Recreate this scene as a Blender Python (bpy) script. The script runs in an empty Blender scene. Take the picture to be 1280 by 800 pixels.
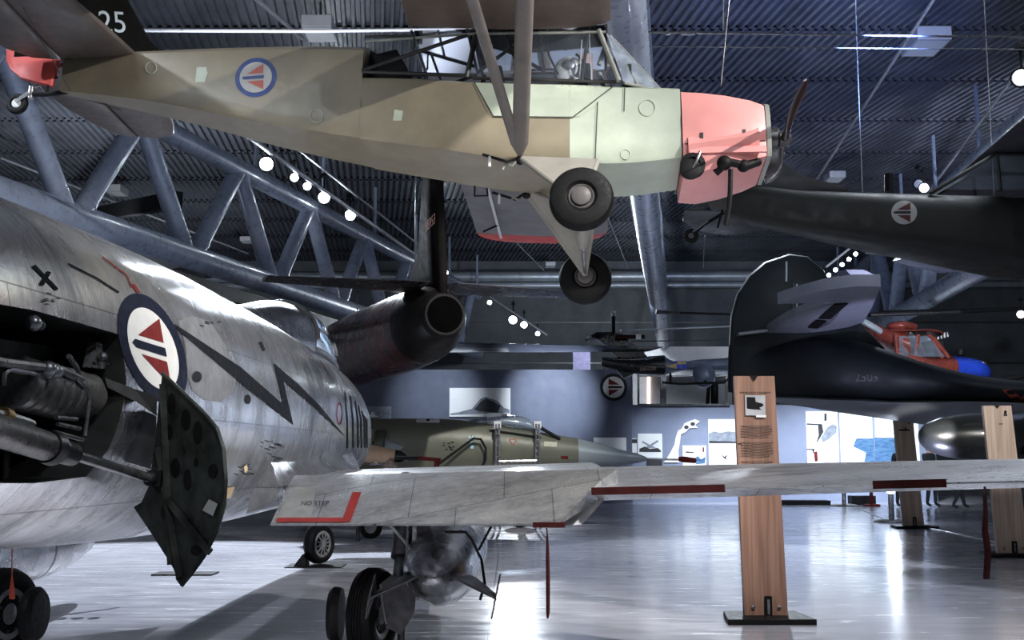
import bpy, bmesh, math, random
from mathutils import Vector, Matrix
from mathutils.bvhtree import BVHTree
random.seed(7)
R = math.radians
sc = bpy.context.scene
COL = sc.collection
# ------------------------------------------------------------------ camera
FPX = 1400.0
TH = math.atan(166/1400)
CT, ST = math.cos(TH), math.sin(TH)
EYE = 1.5
cam_d = bpy.data.cameras.new('camera'); cam = bpy.data.objects.new('camera', cam_d); COL.objects.link(cam)
cam_d.sensor_width = 36; cam_d.lens = 36*FPX/1280; cam_d.clip_end = 200
cam.location = (0, 0, EYE); cam.rotation_euler = (R(90)+TH, 0, 0)
sc.camera = cam
sc.view_settings.view_transform = 'Standard'; sc.view_settings.look = 'None'
sc.view_settings.gamma = 1; sc.view_settings.use_curve_mapping = False
sc.view_settings.exposure = 0.35
# ------------------------------------------------------------------ world
w = bpy.data.worlds.new('world'); sc.world = w; w.use_nodes = True
w.node_tree.nodes['Background'].inputs[0].default_value = (.35, .42, .6, 1)
w.node_tree.nodes['Background'].inputs[1].default_value = .05

def ray(px, py):
    u = (px-640)/FPX; v = (400-py)/FPX
    return Vector((u, CT-v*ST, ST+v*CT))
def P(px, py, Y):
    d = ray(px, py); return Vector((d.x*Y/d.y, Y, EYE+d.z*Y/d.y))
def onplane(px, py, o, n):
    d = ray(px, py); c = Vector((0, 0, EYE))
    return c+d*((Vector(o)-c).dot(n)/d.dot(n))

# ------------------------------------------------------------------ hall lights, many of them added without a fixture
def area(loc, target, sx, sy, e, col=(1, 1, 1)):
    l = bpy.data.lights.new('area_light', 'AREA'); l.shape = 'RECTANGLE'; l.size = sx; l.size_y = sy; l.energy = e; l.color = col
    o = bpy.data.objects.new('area_light', l); COL.objects.link(o); o.location = loc
    o.rotation_euler = (Vector(target)-Vector(loc)).to_track_quat('-Z', 'Y').to_euler(); return o
def spot(loc, target, e, ang=40, col=(1, 1, 1), r=.06, blend=.35):
    l = bpy.data.lights.new('spot_light', 'SPOT'); l.energy = e; l.spot_size = R(ang); l.color = col; l.shadow_soft_size = r; l.spot_blend = blend
    o = bpy.data.objects.new('spot_light', l); COL.objects.link(o); o.location = loc
    o.rotation_euler = (Vector(target)-Vector(loc)).to_track_quat('-Z', 'Y').to_euler(); return o
COOL = (.82, .9, 1); WHITE = (1, .97, .93); BLUE = (.25, .4, 1)
# added overhead area fills without fixtures; the last one faces the roof
area((-7, 2, 9), (-6, 6, 0), 2.5, 5, 300, COOL)
area((4, 1, 9), (4, 8, 0), 2.5, 4, 240, COOL)
area((7, 15, 9.2), (6, 16, 0), 2, 3, 250, COOL)
area((-2, 12, 5.9), (-2, 13, 9.5), 4, 2, 60, COOL)
# blue wash on the roof, then added spots for roof, helmet and walls
spot((4.6, 12.5, 6.2), (5.4, 21, 9.5), 2400, 55, (.22, .36, 1), .2, .9)
spot((2.4, 4.6, 3.3), (.45, 8.9, 4.72), 600, 7, WHITE, .03, .5)  # added narrow spot that brightens the helmet
spot((3, 29, 5.2), (3, 31.5, 9.5), 1500, 125, COOL, .3, 1)
spot((-9, 25, 5.0), (-9, 28, 9.5), 900, 125, COOL, .3, 1)
spot((-4, 12, 4.0), (-2.6, 16, 9.5), 700, 70, COOL, .3, 1)
spot((12, 24, 5.0), (12.5, 26.5, 9.5), 900, 125, (.75, .82, 1), .3, 1)
spot((4, 35.5, 6.0), (4, 46, 6.5), 900, 120, COOL, .3, 1)  # added fills for the back and left walls, here and below
spot((-6, 30, 6.0), (-16, 42, 5.0), 1800, 90, COOL, .3, 1)
spot((9, 18, 5.0), (14, 46, 5), 2500, 80, COOL, .3, 1)
# key on the hanging light plane and low fill under it
spot((8, 4, 8.2), (-.6, 8.8, 3.9), 4200, 50, (1, .97, .93), .04, .3)
spot((1.5, 4.0, .6), (.5, 9, 4.0), 110, 60, (1, .96, .92), .1, .6)
spot((-3.4, 5.2, 3.4), (-1.9, 8.7, 4.0), 70, 30, (.92, 1, .96), .05, .5)
# on the silver jet and its wing; added spots fill the floor and flap
spot((-8, 6, 8), (-3, 10, 1.5), 1300, 44, COOL, .15, .5)
spot((3.5, 2, 8.5), (-1.7, 9, 1.2), 3000, 36, WHITE, .12, .5)
spot((4, 4, 8.8), (2.4, 7, 1.2), 1500, 44, WHITE, .1, .5)
spot((1.0, 3.0, 5.0), (-1.9, 6.2, 1.9), 330, 44, COOL, .08, .6)
spot((-5.2, 20, 8.8), (-5.0, 15.5, 0), 9000, 50, COOL, .06, .3)
spot((5, 24, 8.5), (4, 15, 0), 4500, 60, COOL, .15, .8)
spot((-1, 2, 8.5), (.3, 9.5, 0), 1400, 36, COOL, .1, .4)
spot((0, .8, 4.2), (-.5, 7.3, 1.15), 380, 40, WHITE, .08, .6)  # added to brighten the flap from the camera side
# added spots on the oak pillars, the flying boat and the jets behind
spot((9.3, 11, 3.9), (7.3, 16.6, 2.1), 900, 20, WHITE, .06, .5)
spot((6.5, 16.4, 1.9), (8.0, 22.8, 1.8), 600, 16, WHITE, .06, .5)
spot((3.5, 6, 7.5), (2.2, 10.3, 1.5), 260, 22, WHITE, .06, .5)
spot((6.7, 17.8, .5), (7.0, 20.8, 4.3), 420, 50, (.66, .68, 1), .08, .6)
spot((1, 15, 8.6), (-.8, 22.5, 1.9), 2400, 34, WHITE, .08, .7)
spot((2, 14, 3.0), (-1.8, 22, 4.3), 500, 30, (1, .78, .72), .08, .7)
spot((10, 20, 8.6), (9.6, 27, 4), 600, 30, WHITE, .08, .6)

# ------------------------------------------------------------------ materials
MATS = {}
def mat(name, col, rough=.5, metal=0., var=.12, scale=6., bump=0., col2=None, coat=0., rvar=.1, stretch=(1, 1, 1), spec=.5):
    """procedural surface: two noises mix the colour and the roughness, optional bump"""
    if name in MATS: return MATS[name]
    m = bpy.data.materials.new(name); m.use_nodes = True; nt = m.node_tree; N = nt.nodes; L = nt.links
    b = N['Principled BSDF']
    tc = N.new('ShaderNodeTexCoord'); mp = N.new('ShaderNodeMapping'); mp.inputs['Scale'].default_value = stretch
    L.new(tc.outputs['Object'], mp.inputs[0])
    n = N.new('ShaderNodeTexNoise'); n.inputs['Scale'].default_value = scale; n.inputs['Detail'].default_value = 6; n.inputs['Roughness'].default_value = .6
    L.new(mp.outputs[0], n.inputs['Vector'])
    mx = N.new('ShaderNodeMix'); mx.data_type = 'RGBA'
    c = Vector(col[:3]); c2 = Vector(col2[:3]) if col2 else c*(1-var*2)
    ca = c if col2 else c*(1+var)
    mx.inputs[6].default_value = (*c2, 1); mx.inputs[7].default_value = (*ca, 1)
    cr = N.new('ShaderNodeValToRGB'); cr.color_ramp.elements[0].position = .32; cr.color_ramp.elements[1].position = .68
    L.new(n.outputs['Fac'], cr.inputs[0]); L.new(cr.outputs[0], mx.inputs[0]); L.new(mx.outputs[2], b.inputs['Base Color'])
    n2 = N.new('ShaderNodeTexNoise'); n2.inputs['Scale'].default_value = scale*3.1; n2.inputs['Detail'].default_value = 5
    L.new(mp.outputs[0], n2.inputs['Vector'])
    mr = N.new('ShaderNodeMapRange'); mr.inputs['To Min'].default_value = max(.02, rough-rvar); mr.inputs['To Max'].default_value = min(1, rough+rvar)
    mr.inputs['From Min'].default_value = .3; mr.inputs['From Max'].default_value = .7
    L.new(n2.outputs['Fac'], mr.inputs[0]); L.new(mr.outputs[0], b.inputs['Roughness'])
    b.inputs['Metallic'].default_value = metal; b.inputs['Coat Weight'].default_value = coat
    b.inputs['Specular IOR Level'].default_value = spec
    if bump:
        bp = N.new('ShaderNodeBump'); bp.inputs['Strength'].default_value = bump; bp.inputs['Distance'].default_value = .01
        L.new(n2.outputs['Fac'], bp.inputs['Height']); L.new(bp.outputs[0], b.inputs['Normal'])
    MATS[name] = m; return m
def emis(name, col, e):
    m = bpy.data.materials.new(name); m.use_nodes = True; b = m.node_tree.nodes['Principled BSDF']
    b.inputs['Base Color'].default_value = (*col, 1); b.inputs['Emission Color'].default_value = (*col, 1); b.inputs['Emission Strength'].default_value = e
    return m
def glass(name, col=(.8, .87, .95), a=.25, rough=.08):
    """thin clear pane: mostly see-through with a glossy film"""
    m = bpy.data.materials.new(name); m.use_nodes = True; nt = m.node_tree; N = nt.nodes; L = nt.links
    out = N['Material Output']; N.remove(N['Principled BSDF'])
    tr = N.new('ShaderNodeBsdfTransparent'); tr.inputs[0].default_value = (*col, 1)
    gl = N.new('ShaderNodeBsdfGlossy'); gl.inputs['Roughness'].default_value = rough; gl.inputs[0].default_value = (.9, .95, 1, 1)
    df = N.new('ShaderNodeBsdfDiffuse'); df.inputs[0].default_value = (.6, .7, .85, 1)
    ns = N.new('ShaderNodeTexNoise'); ns.inputs['Scale'].default_value = 5; ns.inputs['Detail'].default_value = 6
    fr = N.new('ShaderNodeFresnel'); fr.inputs[0].default_value = 1.45
    ad = N.new('ShaderNodeMath'); ad.operation = 'ADD'; ad.inputs[1].default_value = a*.4; L.new(fr.outputs[0], ad.inputs[0])
    m1 = N.new('ShaderNodeMixShader'); L.new(ad.outputs[0], m1.inputs[0]); L.new(tr.outputs[0], m1.inputs[1]); L.new(gl.outputs[0], m1.inputs[2])
    mu = N.new('ShaderNodeMath'); mu.operation = 'MULTIPLY'; mu.inputs[1].default_value = a; L.new(ns.outputs['Fac'], mu.inputs[0])
    m2 = N.new('ShaderNodeMixShader'); L.new(mu.outputs[0], m2.inputs[0]); L.new(m1.outputs[0], m2.inputs[1]); L.new(df.outputs[0], m2.inputs[2])
    L.new(m2.outputs[0], out.inputs[0]); return m
def silver(name, base=.62, rough=.28, brush=(1, 1, 1), panel=None, streak=(.6, 8, .6), seams=()):
    """bare aluminium: stretched stains, broad dull patches, panel seams and rivet rows as bump"""
    m = bpy.data.materials.new(name); m.use_nodes = True; nt = m.node_tree; N = nt.nodes; L = nt.links; b = N['Principled BSDF']
    tc = N.new('ShaderNodeTexCoord')
    mp = N.new('ShaderNodeMapping'); mp.inputs['Scale'].default_value = streak; L.new(tc.outputs['Object'], mp.inputs[0])
    n = N.new('ShaderNodeTexNoise'); n.inputs['Scale'].default_value = 2.2; n.inputs['Detail'].default_value = 9; n.inputs['Roughness'].default_value = .68; L.new(mp.outputs[0], n.inputs['Vector'])
    nb = N.new('ShaderNodeTexNoise'); nb.inputs['Scale'].default_value = 1.3; nb.inputs['Detail'].default_value = 8; nb.inputs['Roughness'].default_value = .7; L.new(tc.outputs['Object'], nb.inputs['Vector'])
    r1 = N.new('ShaderNodeValToRGB'); e = r1.color_ramp.elements; e[0].position = .36; e[1].position = .60
    e[0].color = (base*.22, base*.22, base*.235, 1); e[1].color = (min(.97, base*1.28), min(.97, base*1.29), min(1, base*1.33), 1)
    mixf = N.new('ShaderNodeMath'); mixf.operation = 'ADD'; mixf.inputs[1].default_value = 0
    ml = N.new('ShaderNodeMath'); ml.operation = 'MULTIPLY'; ml.inputs[1].default_value = .5
    L.new(n.outputs['Fac'], ml.inputs[0]); m2 = N.new('ShaderNodeMath'); m2.operation = 'MULTIPLY'; m2.inputs[1].default_value = .5; L.new(nb.outputs['Fac'], m2.inputs[0])
    L.new(ml.outputs[0], mixf.inputs[0]); L.new(m2.outputs[0], mixf.inputs[1]); L.new(mixf.outputs[0], r1.inputs[0])
    mr = N.new('ShaderNodeMapRange'); mr.inputs['From Min'].default_value = .35; mr.inputs['From Max'].default_value = .65
    mr.inputs['To Min'].default_value = rough+.16; mr.inputs['To Max'].default_value = max(.08, rough-.1); L.new(mixf.outputs[0], mr.inputs[0])
    L.new(mr.outputs[0], b.inputs['Roughness']); b.inputs['Metallic'].default_value = .92
    # fine wear
    n3 = N.new('ShaderNodeTexNoise'); n3.inputs['Scale'].default_value = 22; n3.inputs['Detail'].default_value = 6; L.new(mp.outputs[0], n3.inputs['Vector'])
    last = r1.outputs[0]
    nw = N.new('ShaderNodeMix'); nw.data_type = 'RGBA'; nw.blend_type = 'OVERLAY'; nw.inputs[0].default_value = .55
    L.new(last, nw.inputs[6]); L.new(n3.outputs['Fac'], nw.inputs[7]); last = nw.outputs[2]
    hts = []
    if panel:
        sx, sy = panel
        sep = N.new('ShaderNodeSeparateXYZ'); L.new(tc.outputs['Object'], sep.inputs[0])
        cmb = N.new('ShaderNodeCombineXYZ'); L.new(sep.outputs[sx[0]], cmb.inputs[0]); L.new(sep.outputs[sy[0]], cmb.inputs[1])
        br = N.new('ShaderNodeTexBrick'); br.inputs['Scale'].default_value = 1; br.inputs['Brick Width'].default_value = sx[1]; br.inputs['Row Height'].default_value = sy[1]
        br.inputs['Mortar Size'].default_value = .0035; br.inputs['Mortar Smooth'].default_value = .2
        br.inputs['Color1'].default_value = (.78, .78, .78, 1); br.inputs['Color2'].default_value = (1, 1, 1, 1); br.inputs['Mortar'].default_value = (.25, .25, .26, 1)
        L.new(cmb.outputs[0], br.inputs['Vector'])
        mm = N.new('ShaderNodeMix'); mm.data_type = 'RGBA'; mm.blend_type = 'MULTIPLY'; mm.inputs[0].default_value = .85
        L.new(last, mm.inputs[6]); L.new(br.outputs['Color'], mm.inputs[7]); last = mm.outputs[2]
        # rivet dots
        vo = N.new('ShaderNodeTexVoronoi'); vo.inputs['Scale'].default_value = 26; vo.inputs['Randomness'].default_value = .15; L.new(cmb.outputs[0], vo.inputs['Vector'])
        lt = N.new('ShaderNodeMath'); lt.operation = 'LESS_THAN'; lt.inputs[1].default_value = .13; L.new(vo.outputs['Distance'], lt.inputs[0])
        ms = N.new('ShaderNodeMath'); ms.operation = 'MULTIPLY'; ms.inputs[1].default_value = .25; L.new(lt.outputs[0], ms.inputs[0])
        md = N.new('ShaderNodeMix'); md.data_type = 'RGBA'; L.new(ms.outputs[0], md.inputs[0]); L.new(last, md.inputs[6]); md.inputs[7].default_value = (.2, .2, .2, 1); last = md.outputs[2]
    L.new(last, b.inputs['Base Color'])
    bp = N.new('ShaderNodeBump'); bp.inputs['Strength'].default_value = .22; bp.inputs['Distance'].default_value = .03
    L.new(nb.outputs['Fac'], bp.inputs['Height']); L.new(bp.outputs[0], b.inputs['Normal'])
    MATS[name] = m; return m
def wood(name, c1, c2):
    m = bpy.data.materials.new(name); m.use_nodes = True; nt = m.node_tree; N = nt.nodes; L = nt.links; b = N['Principled BSDF']
    tc = N.new('ShaderNodeTexCoord'); mp = N.new('ShaderNodeMapping'); mp.inputs['Scale'].default_value = (14, 14, .5); L.new(tc.outputs['Object'], mp.inputs[0])
    n = N.new('ShaderNodeTexNoise'); n.inputs['Scale'].default_value = 2; n.inputs['Detail'].default_value = 8; n.inputs['Distortion'].default_value = .4; L.new(mp.outputs[0], n.inputs['Vector'])
    r = N.new('ShaderNodeValToRGB'); r.color_ramp.elements[0].position = .35; r.color_ramp.elements[1].position = .65
    r.color_ramp.elements[0].color = (*c1, 1); r.color_ramp.elements[1].color = (*c2, 1)
    L.new(n.outputs['Fac'], r.inputs[0]); L.new(r.outputs[0], b.inputs['Base Color']); b.inputs['Roughness'].default_value = .55
    return m

M_al_fus = silver('bare_metal_fuselage', .74, .22, panel=((1, .85), (2, .42)), streak=(.8, 1.6, .35))
M_al_wing = silver('bare_metal_wing', .72, .3, panel=((0, .6), (1, .5)), streak=(.7, 1.6, 1))
M_al_tank = mat('bare_metal_tank', (.32, .32, .33), .27, .95, .2, 1.6, rvar=.06)
M_al = mat('worn_aluminium', (.5, .5, .52), .32, .9, .2, 9)
M_steel_dk = mat('dark_steel', (.09, .09, .095), .38, .8, .25, 12)
M_steel = mat('steel', (.36, .36, .37), .35, .9, .2, 14)
M_black = mat('matt_black', (.006, .006, .007), .6, 0, .2, 6, spec=.2)
M_gloss = mat('gloss_black', (.006, .006, .007), .22, 0, .2, 6, coat=.2)
M_rubber = mat('tyre_rubber', (.004, .004, .0045), .6, 0, .2, 12, spec=.18)
M_white = mat('white_paint', (.75, .76, .76), .5, 0, .05, 5)
M_redp = mat('red_paint', (.12, .013, .012), .6, 0, .12, 8, spec=.15)
M_bluep = mat('navy_paint', (.004, .006, .016), .6, 0, .12, 8, spec=.15)
M_hub = mat('wheel_hub_grey', (.30, .30, .31), .4, .3, .15, 12)
M_tube = mat('truss_paint', (.30, .35, .46), .32, .1, .1, 2.5, coat=.15)
M_olive = mat('olive_fabric', (.25, .215, .145), .42, 0, .15, 2.5, col2=(.19, .16, .115), coat=.08, rvar=.06)
M_fern = mat('pale_green_panel', (.42, .47, .38), .42, 0, .08, 3, rvar=.06)
M_brown_under = mat('brown_underside', (.115, .095, .085), .5, 0, .12, 3)
M_cowl = mat('salmon_red_paint', (.80, .33, .31), .45, 0, .05, 3, coat=.1)
M_glass = glass('clear_glazing')
M_glass2 = glass('cloudy_glazing', (.75, .8, .85), .55, .12)

# ------------------------------------------------------------------ builders
class MB:
    def __init__(s): s.v = []; s.f = []; s.m = []; s.mats = []
    def mi(s, m):
        if m not in s.mats: s.mats.append(m)
        return s.mats.index(m)
    def add(s, vs, fs, m):
        o = len(s.v); k = s.mi(m); s.v += [Vector(p) for p in vs]
        for f in fs: s.f.append([i+o for i in f]); s.m.append(k)
        return s
    def rings(s, rs, m, cap=True, closed=True):
        n = len(rs[0]); vs = [p for r in rs for p in r]; fs = []
        for i in range(len(rs)-1):
            for j in range(n if closed else n-1):
                a = i*n+j; b = i*n+(j+1) % n; fs.append((a, b, b+n, a+n))
        if cap and closed: fs.append(tuple(range(n-1, -1, -1))); fs.append(tuple((len(rs)-1)*n+j for j in range(n)))
        return s.add(vs, fs, m)
    def lathe(s, p0, ax, prof, m, n=32, cap=True):
        p0 = Vector(p0); a = Vector(ax).normalized(); u = a.orthogonal().normalized(); v = a.cross(u)
        rs = [[p0+a*t+(u*math.cos(2*math.pi*j/n)+v*math.sin(2*math.pi*j/n))*max(r, 1e-4) for j in range(n)] for t, r in prof]
        return s.rings(rs, m, cap)
    def tube(s, a, b, r0, m, r1=None, n=14):
        a = Vector(a); b = Vector(b); r1 = r0 if r1 is None else r1
        return s.lathe(a, b-a, [(0, r0), ((b-a).length, r1)], m, n)
    def path(s, pts, r, m, n=8):
        pts = [Vector(p) for p in pts]; rs = []
        u = None
        for i, p in enumerate(pts):
            d = (pts[min(i+1, len(pts)-1)]-pts[max(i-1, 0)]).normalized()
            u = d.orthogonal().normalized() if u is None else (u-d*u.dot(d)).normalized()
            v = d.cross(u); rr = r[i] if isinstance(r, (list, tuple)) else r
            rs.append([p+(u*math.cos(2*math.pi*j/n)+v*math.sin(2*math.pi*j/n))*rr for j in range(n)])
        return s.rings(rs, m)
    def flat(s, a, b, w, t, m, up=(0, 0, 1)):
        """bar of width w (across) and thickness t from a to b"""
        a = Vector(a); b = Vector(b); d = (b-a).normalized(); x = d.cross(Vector(up)).normalized(); y = x.cross(d)
        q = lambda p: [p+x*w/2+y*t/2, p-x*w/2+y*t/2, p-x*w/2-y*t/2, p+x*w/2-y*t/2]
        return s.rings([q(a), q(b)], m)
    def box(s, c, sz, m, X=None):
        c = Vector(c); h = Vector(sz)/2
        vs = [Vector((x*h.x, y*h.y, z*h.z)) for x in (-1, 1) for y in (-1, 1) for z in (-1, 1)]
        if X is not None: vs = [X @ p for p in vs]
        return s.add([c+p for p in vs], [(0, 1, 3, 2), (4, 6, 7, 5), (0, 4, 5, 1), (2, 3, 7, 6), (0, 2, 6, 4), (1, 5, 7, 3)], m)
    def prism(s, poly, d, m):
        poly = [Vector(p) for p in poly]; d = Vector(d)
        return s.rings([poly, [p+d for p in poly]], m)
    def ball(s, c, r, m, n=20, k=12, sc3=(1, 1, 1)):
        c = Vector(c); q = Vector(sc3)
        rs = []
        for i in range(k+1):
            t = math.pi*i/k; rs.append([c+Vector((math.sin(t)*math.cos(2*math.pi*j/n)*r*q.x, math.sin(t)*math.sin(2*math.pi*j/n)*r*q.y, math.cos(t)*r*q.z)) for j in range(n)])
        return s.rings(rs, m)
    def bvh(s): return BVHTree.FromPolygons(s.v, s.f)
    def split(s, name, parent=None, smooth=35, bevel=0):
        """one object for each separate piece"""
        p = list(range(len(s.v)))
        def fd(i):
            while p[i] != i: p[i] = p[p[i]]; i = p[i]
            return i
        for f in s.f:
            for k in f[1:]: p[fd(k)] = fd(f[0])
        g = {}
        for f, m in zip(s.f, s.m): g.setdefault(fd(f[0]), []).append((f, m))
        out = []
        for fs in g.values():
            q = MB(); ids = {}
            for f, m in fs:
                for k in f:
                    if k not in ids: ids[k] = len(q.v); q.v.append(s.v[k])
                q.f.append([ids[k] for k in f]); q.m.append(q.mi(s.mats[m]))
            out.append(q.build(name, parent, smooth, bevel))
        return out
    def build(s, name, parent=None, smooth=35, bevel=0):
        me = bpy.data.meshes.new(name)
        if parent is not None:
            mw = Matrix(); p = parent
            while p is not None: mw = p.matrix_basis @ mw; p = p.parent
            inv = mw.inverted(); o3 = None
        else:
            lo = Vector([min(v[i] for v in s.v) for i in range(3)]); hi = Vector([max(v[i] for v in s.v) for i in range(3)])
            o3 = Vector(((lo.x+hi.x)/2, (lo.y+hi.y)/2, lo.z)); inv = Matrix.Translation(-o3)
        me.from_pydata([inv @ v for v in s.v], [], s.f)
        for m in s.mats: me.materials.append(m)
        me.polygons.foreach_set('material_index', s.m)
        bm = bmesh.new(); bm.from_mesh(me); bmesh.ops.recalc_face_normals(bm, faces=bm.faces); bm.to_mesh(me); bm.free()
        if smooth: me.shade_smooth(); me.set_sharp_from_angle(angle=R(smooth))
        o = bpy.data.objects.new(name, me); COL.objects.link(o)
        if parent is not None: o.parent = parent
        else: o.location = o3
        if bevel:
            b = o.modifiers.new('bevel', 'BEVEL'); b.width = bevel; b.segments = 2; b.limit_method = 'ANGLE'
        return o
def tag(o, label, cat=None, group=None, kind=None):
    if label: o['label'] = label
    if cat: o['category'] = cat
    if group: o['group'] = group
    if kind: o['kind'] = kind
    return o
def thing(name, label, cat, loc=(0, 0, 0), group=None, rot=None):
    o = bpy.data.objects.new(name, None); COL.objects.link(o); o.empty_display_size = .3
    mw = Matrix.Translation(Vector(loc))
    if rot is not None: mw = mw @ rot.to_4x4()
    o.matrix_world = mw
    bpy.context.view_layer.update()
    return tag(o, label, cat, group)
def struct(o): o['kind'] = 'structure'; return o
def copy_tree(o, delta, label=None, group=None, parent=None):
    c = o.copy(); COL.objects.link(c)
    if parent is None: c.location = o.location+Vector(delta)
    else: c.parent = parent
    if label: c['label'] = label
    if group: c['group'] = group
    for ch in list(o.children): copy_tree(ch, (0, 0, 0), parent=c)
    return c
def hermite(st, t):
    """smooth interpolation of station rows (t, a, b, c, ...)"""
    if t <= st[0][0]: return st[0][1:]
    if t >= st[-1][0]: return st[-1][1:]
    for i in range(len(st)-1):
        if st[i][0] <= t <= st[i+1][0]: break
    a, b = st[i], st[i+1]; h = b[0]-a[0]; x = (t-a[0])/h; out = []
    for k in range(1, len(a)):
        d = (b[k]-a[k])/h
        da = d if i == 0 else ((a[k]-st[i-1][k])/(a[0]-st[i-1][0])+d)/2
        db = d if i+2 >= len(st) else ((st[i+2][k]-b[k])/(st[i+2][0]-b[0])+d)/2
        if i > 0 and (a[k]-st[i-1][k])*d <= 0: da = 0
        if i+2 < len(st) and (st[i+2][k]-b[k])*d <= 0: db = 0
        x2 = x*x; x3 = x2*x
        out.append((2*x3-3*x2+1)*a[k]+(x3-2*x2+x)*h*da+(-2*x3+3*x2)*b[k]+(x3-x2)*h*db)
    return out
def sring(cx, cy, top, bot, hw, zc, n, F, s, cnt=48):
    """superellipse ring at station s; F(s, side, up) -> world"""
    out = []
    for j in range(cnt):
        a = 2*math.pi*j/cnt; c, q = math.cos(a), math.sin(a)
        x = math.copysign(abs(c)**(2/n), c)*hw; hh = (top-zc) if q > 0 else (zc-bot)
        out.append(F(s, cx+x, zc+math.copysign(abs(q)**(2/n), q)*hh))
    return out
def body(mb, st, F, m, ns=60, cnt=48, n=2.2, cap=True, s0=None, s1=None):
    """loft: rows (s, centre, top, bottom, halfwidth)"""
    s0 = st[0][0] if s0 is None else s0; s1 = st[-1][0] if s1 is None else s1; rs = []
    for i in range(ns+1):
        s = s0+(s1-s0)*i/ns; c, t, b, h = hermite(st, s)[:4]
        rs.append(sring(c, 0, t, b, h, (t+b)/2, n, F, s, cnt))
    mb.rings(rs, m, cap); return rs
def airfoil(le, te, up, t, k=9, a=1.2, c=.8):
    """closed section from leading to trailing edge, thickness t (metres)"""
    le = Vector(le); te = Vector(te); up = Vector(up); pts = []
    xs = [(1-math.cos(math.pi*i/k))/2 for i in range(k+1)]
    th = lambda x: t*5*(.2969*math.sqrt(x)-.126*x-.3516*x*x+.2843*x**3-.1015*x**4)+.003
    for x in xs: pts.append(le.lerp(te, x)+up*th(x)*a)
    for x in reversed(xs): pts.append(le.lerp(te, x)-up*th(x)*c)
    return pts
def wingm(mb, secs, m, up=(0, 0, 1), ua=1.2, ub=.8):
    mb.rings([airfoil(a, b, up, t, 9, ua, ub) for a, b, t in secs], m); return mb
# decals: outlines laid onto a curved skin
def lay(mb, poly, hit, m, off=.004, res=6., tri=True):
    bm = bmesh.new(); vs = [bm.verts.new((x, y, 0)) for x, y in poly]; bm.faces.new(vs)
    bmesh.ops.triangulate(bm, faces=bm.faces[:])
    for _ in range(7):
        es = [e for e in bm.edges if e.calc_length() > res]
        if not es: break
        bmesh.ops.subdivide_edges(bm, edges=es, cuts=1); bmesh.ops.triangulate(bm, faces=[f for f in bm.faces if len(f.verts) > 3])
    pos = {}
    for v in bm.verts: pos[v.index if False else v] = hit(v.co.x, v.co.y, off)
    idx = {}; V = []
    for v in bm.verts:
        if pos[v] is not None: idx[v] = len(V); V.append(pos[v])
    Fc = [[idx[v] for v in f.verts] for f in bm.faces if all(v in idx for v in f.verts)]
    bm.free()
    if V: mb.add(V, Fc, m)
def skin_hit(bv, xf=None):
    c = Vector((0, 0, EYE))
    def h(x, y, off):
        if xf: x, y = xf(x, y)
        d = ray(x, y).normalized(); loc, nrm, i, dist = bv.ray_cast(c, d)
        if loc is None: return None
        if nrm.dot(d) > 0: nrm = -nrm
        return loc+nrm*off
    return h
def circ(r, n=40, cx=0, cy=0): return [(cx+r*math.cos(2*math.pi*i/n), cy+r*math.sin(2*math.pi*i/n)) for i in range(n)]
def roundel(mb, hit, ring, s=1., flip=1, off=.004, res=.12, rr=.76, red=None):
    red = red or M_redp
    """u to the right, v up; the arrow points to -u (flip=-1 the other way)"""
    lay(mb, circ(s), hit, ring, off, res); lay(mb, circ(s*rr), hit, mat('roundel_white', (.50, .49, .47), .55, 0, .05, 6, spec=.2), off*1.8, res)
    f = flip
    up = [(.34*f, .17), (.34*f, .60), (-.40*f, .17)]; lo = [(x, -y) for x, y in up]
    for q in (up, lo): lay(mb, [(x*s*rr/.72, y*s*rr/.72) for x, y in q], hit, red, off*2.8, res)
    bar = [(-.62*f, 0), (-.52*f, .075), (.36*f, .075), (.36*f, -.075), (-.52*f, -.075)]
    lay(mb, [(x*s*rr/.72, y*s*rr/.72) for x, y in bar], hit, ring, off*2.8, res)
def text_polys(s, size=1.0, shear=0):
    cu = bpy.data.curves.new('t', 'FONT'); cu.body = s; cu.size = size; cu.shear = shear; cu.align_x = 'CENTER'; cu.align_y = 'CENTER'; cu.resolution_u = 3
    o = bpy.data.objects.new('t', cu); COL.objects.link(o); dg = bpy.context.evaluated_depsgraph_get(); me = bpy.data.meshes.new_from_object(o.evaluated_get(dg))
    out = [[(me.vertices[i].co.x, me.vertices[i].co.y) for i in p.vertices] for p in me.polygons]
    bpy.data.objects.remove(o); bpy.data.meshes.remove(me); bpy.data.curves.remove(cu); return out
def lay_text(mb, s, hit, m, off=.006, shear=0, bold=0):
    for p in text_polys(s, 1, shear):
        V = [hit(x, y, off) for x, y in p]
        if all(v is not None for v in V): mb.add(V, [list(range(len(V)))], m)
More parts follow.
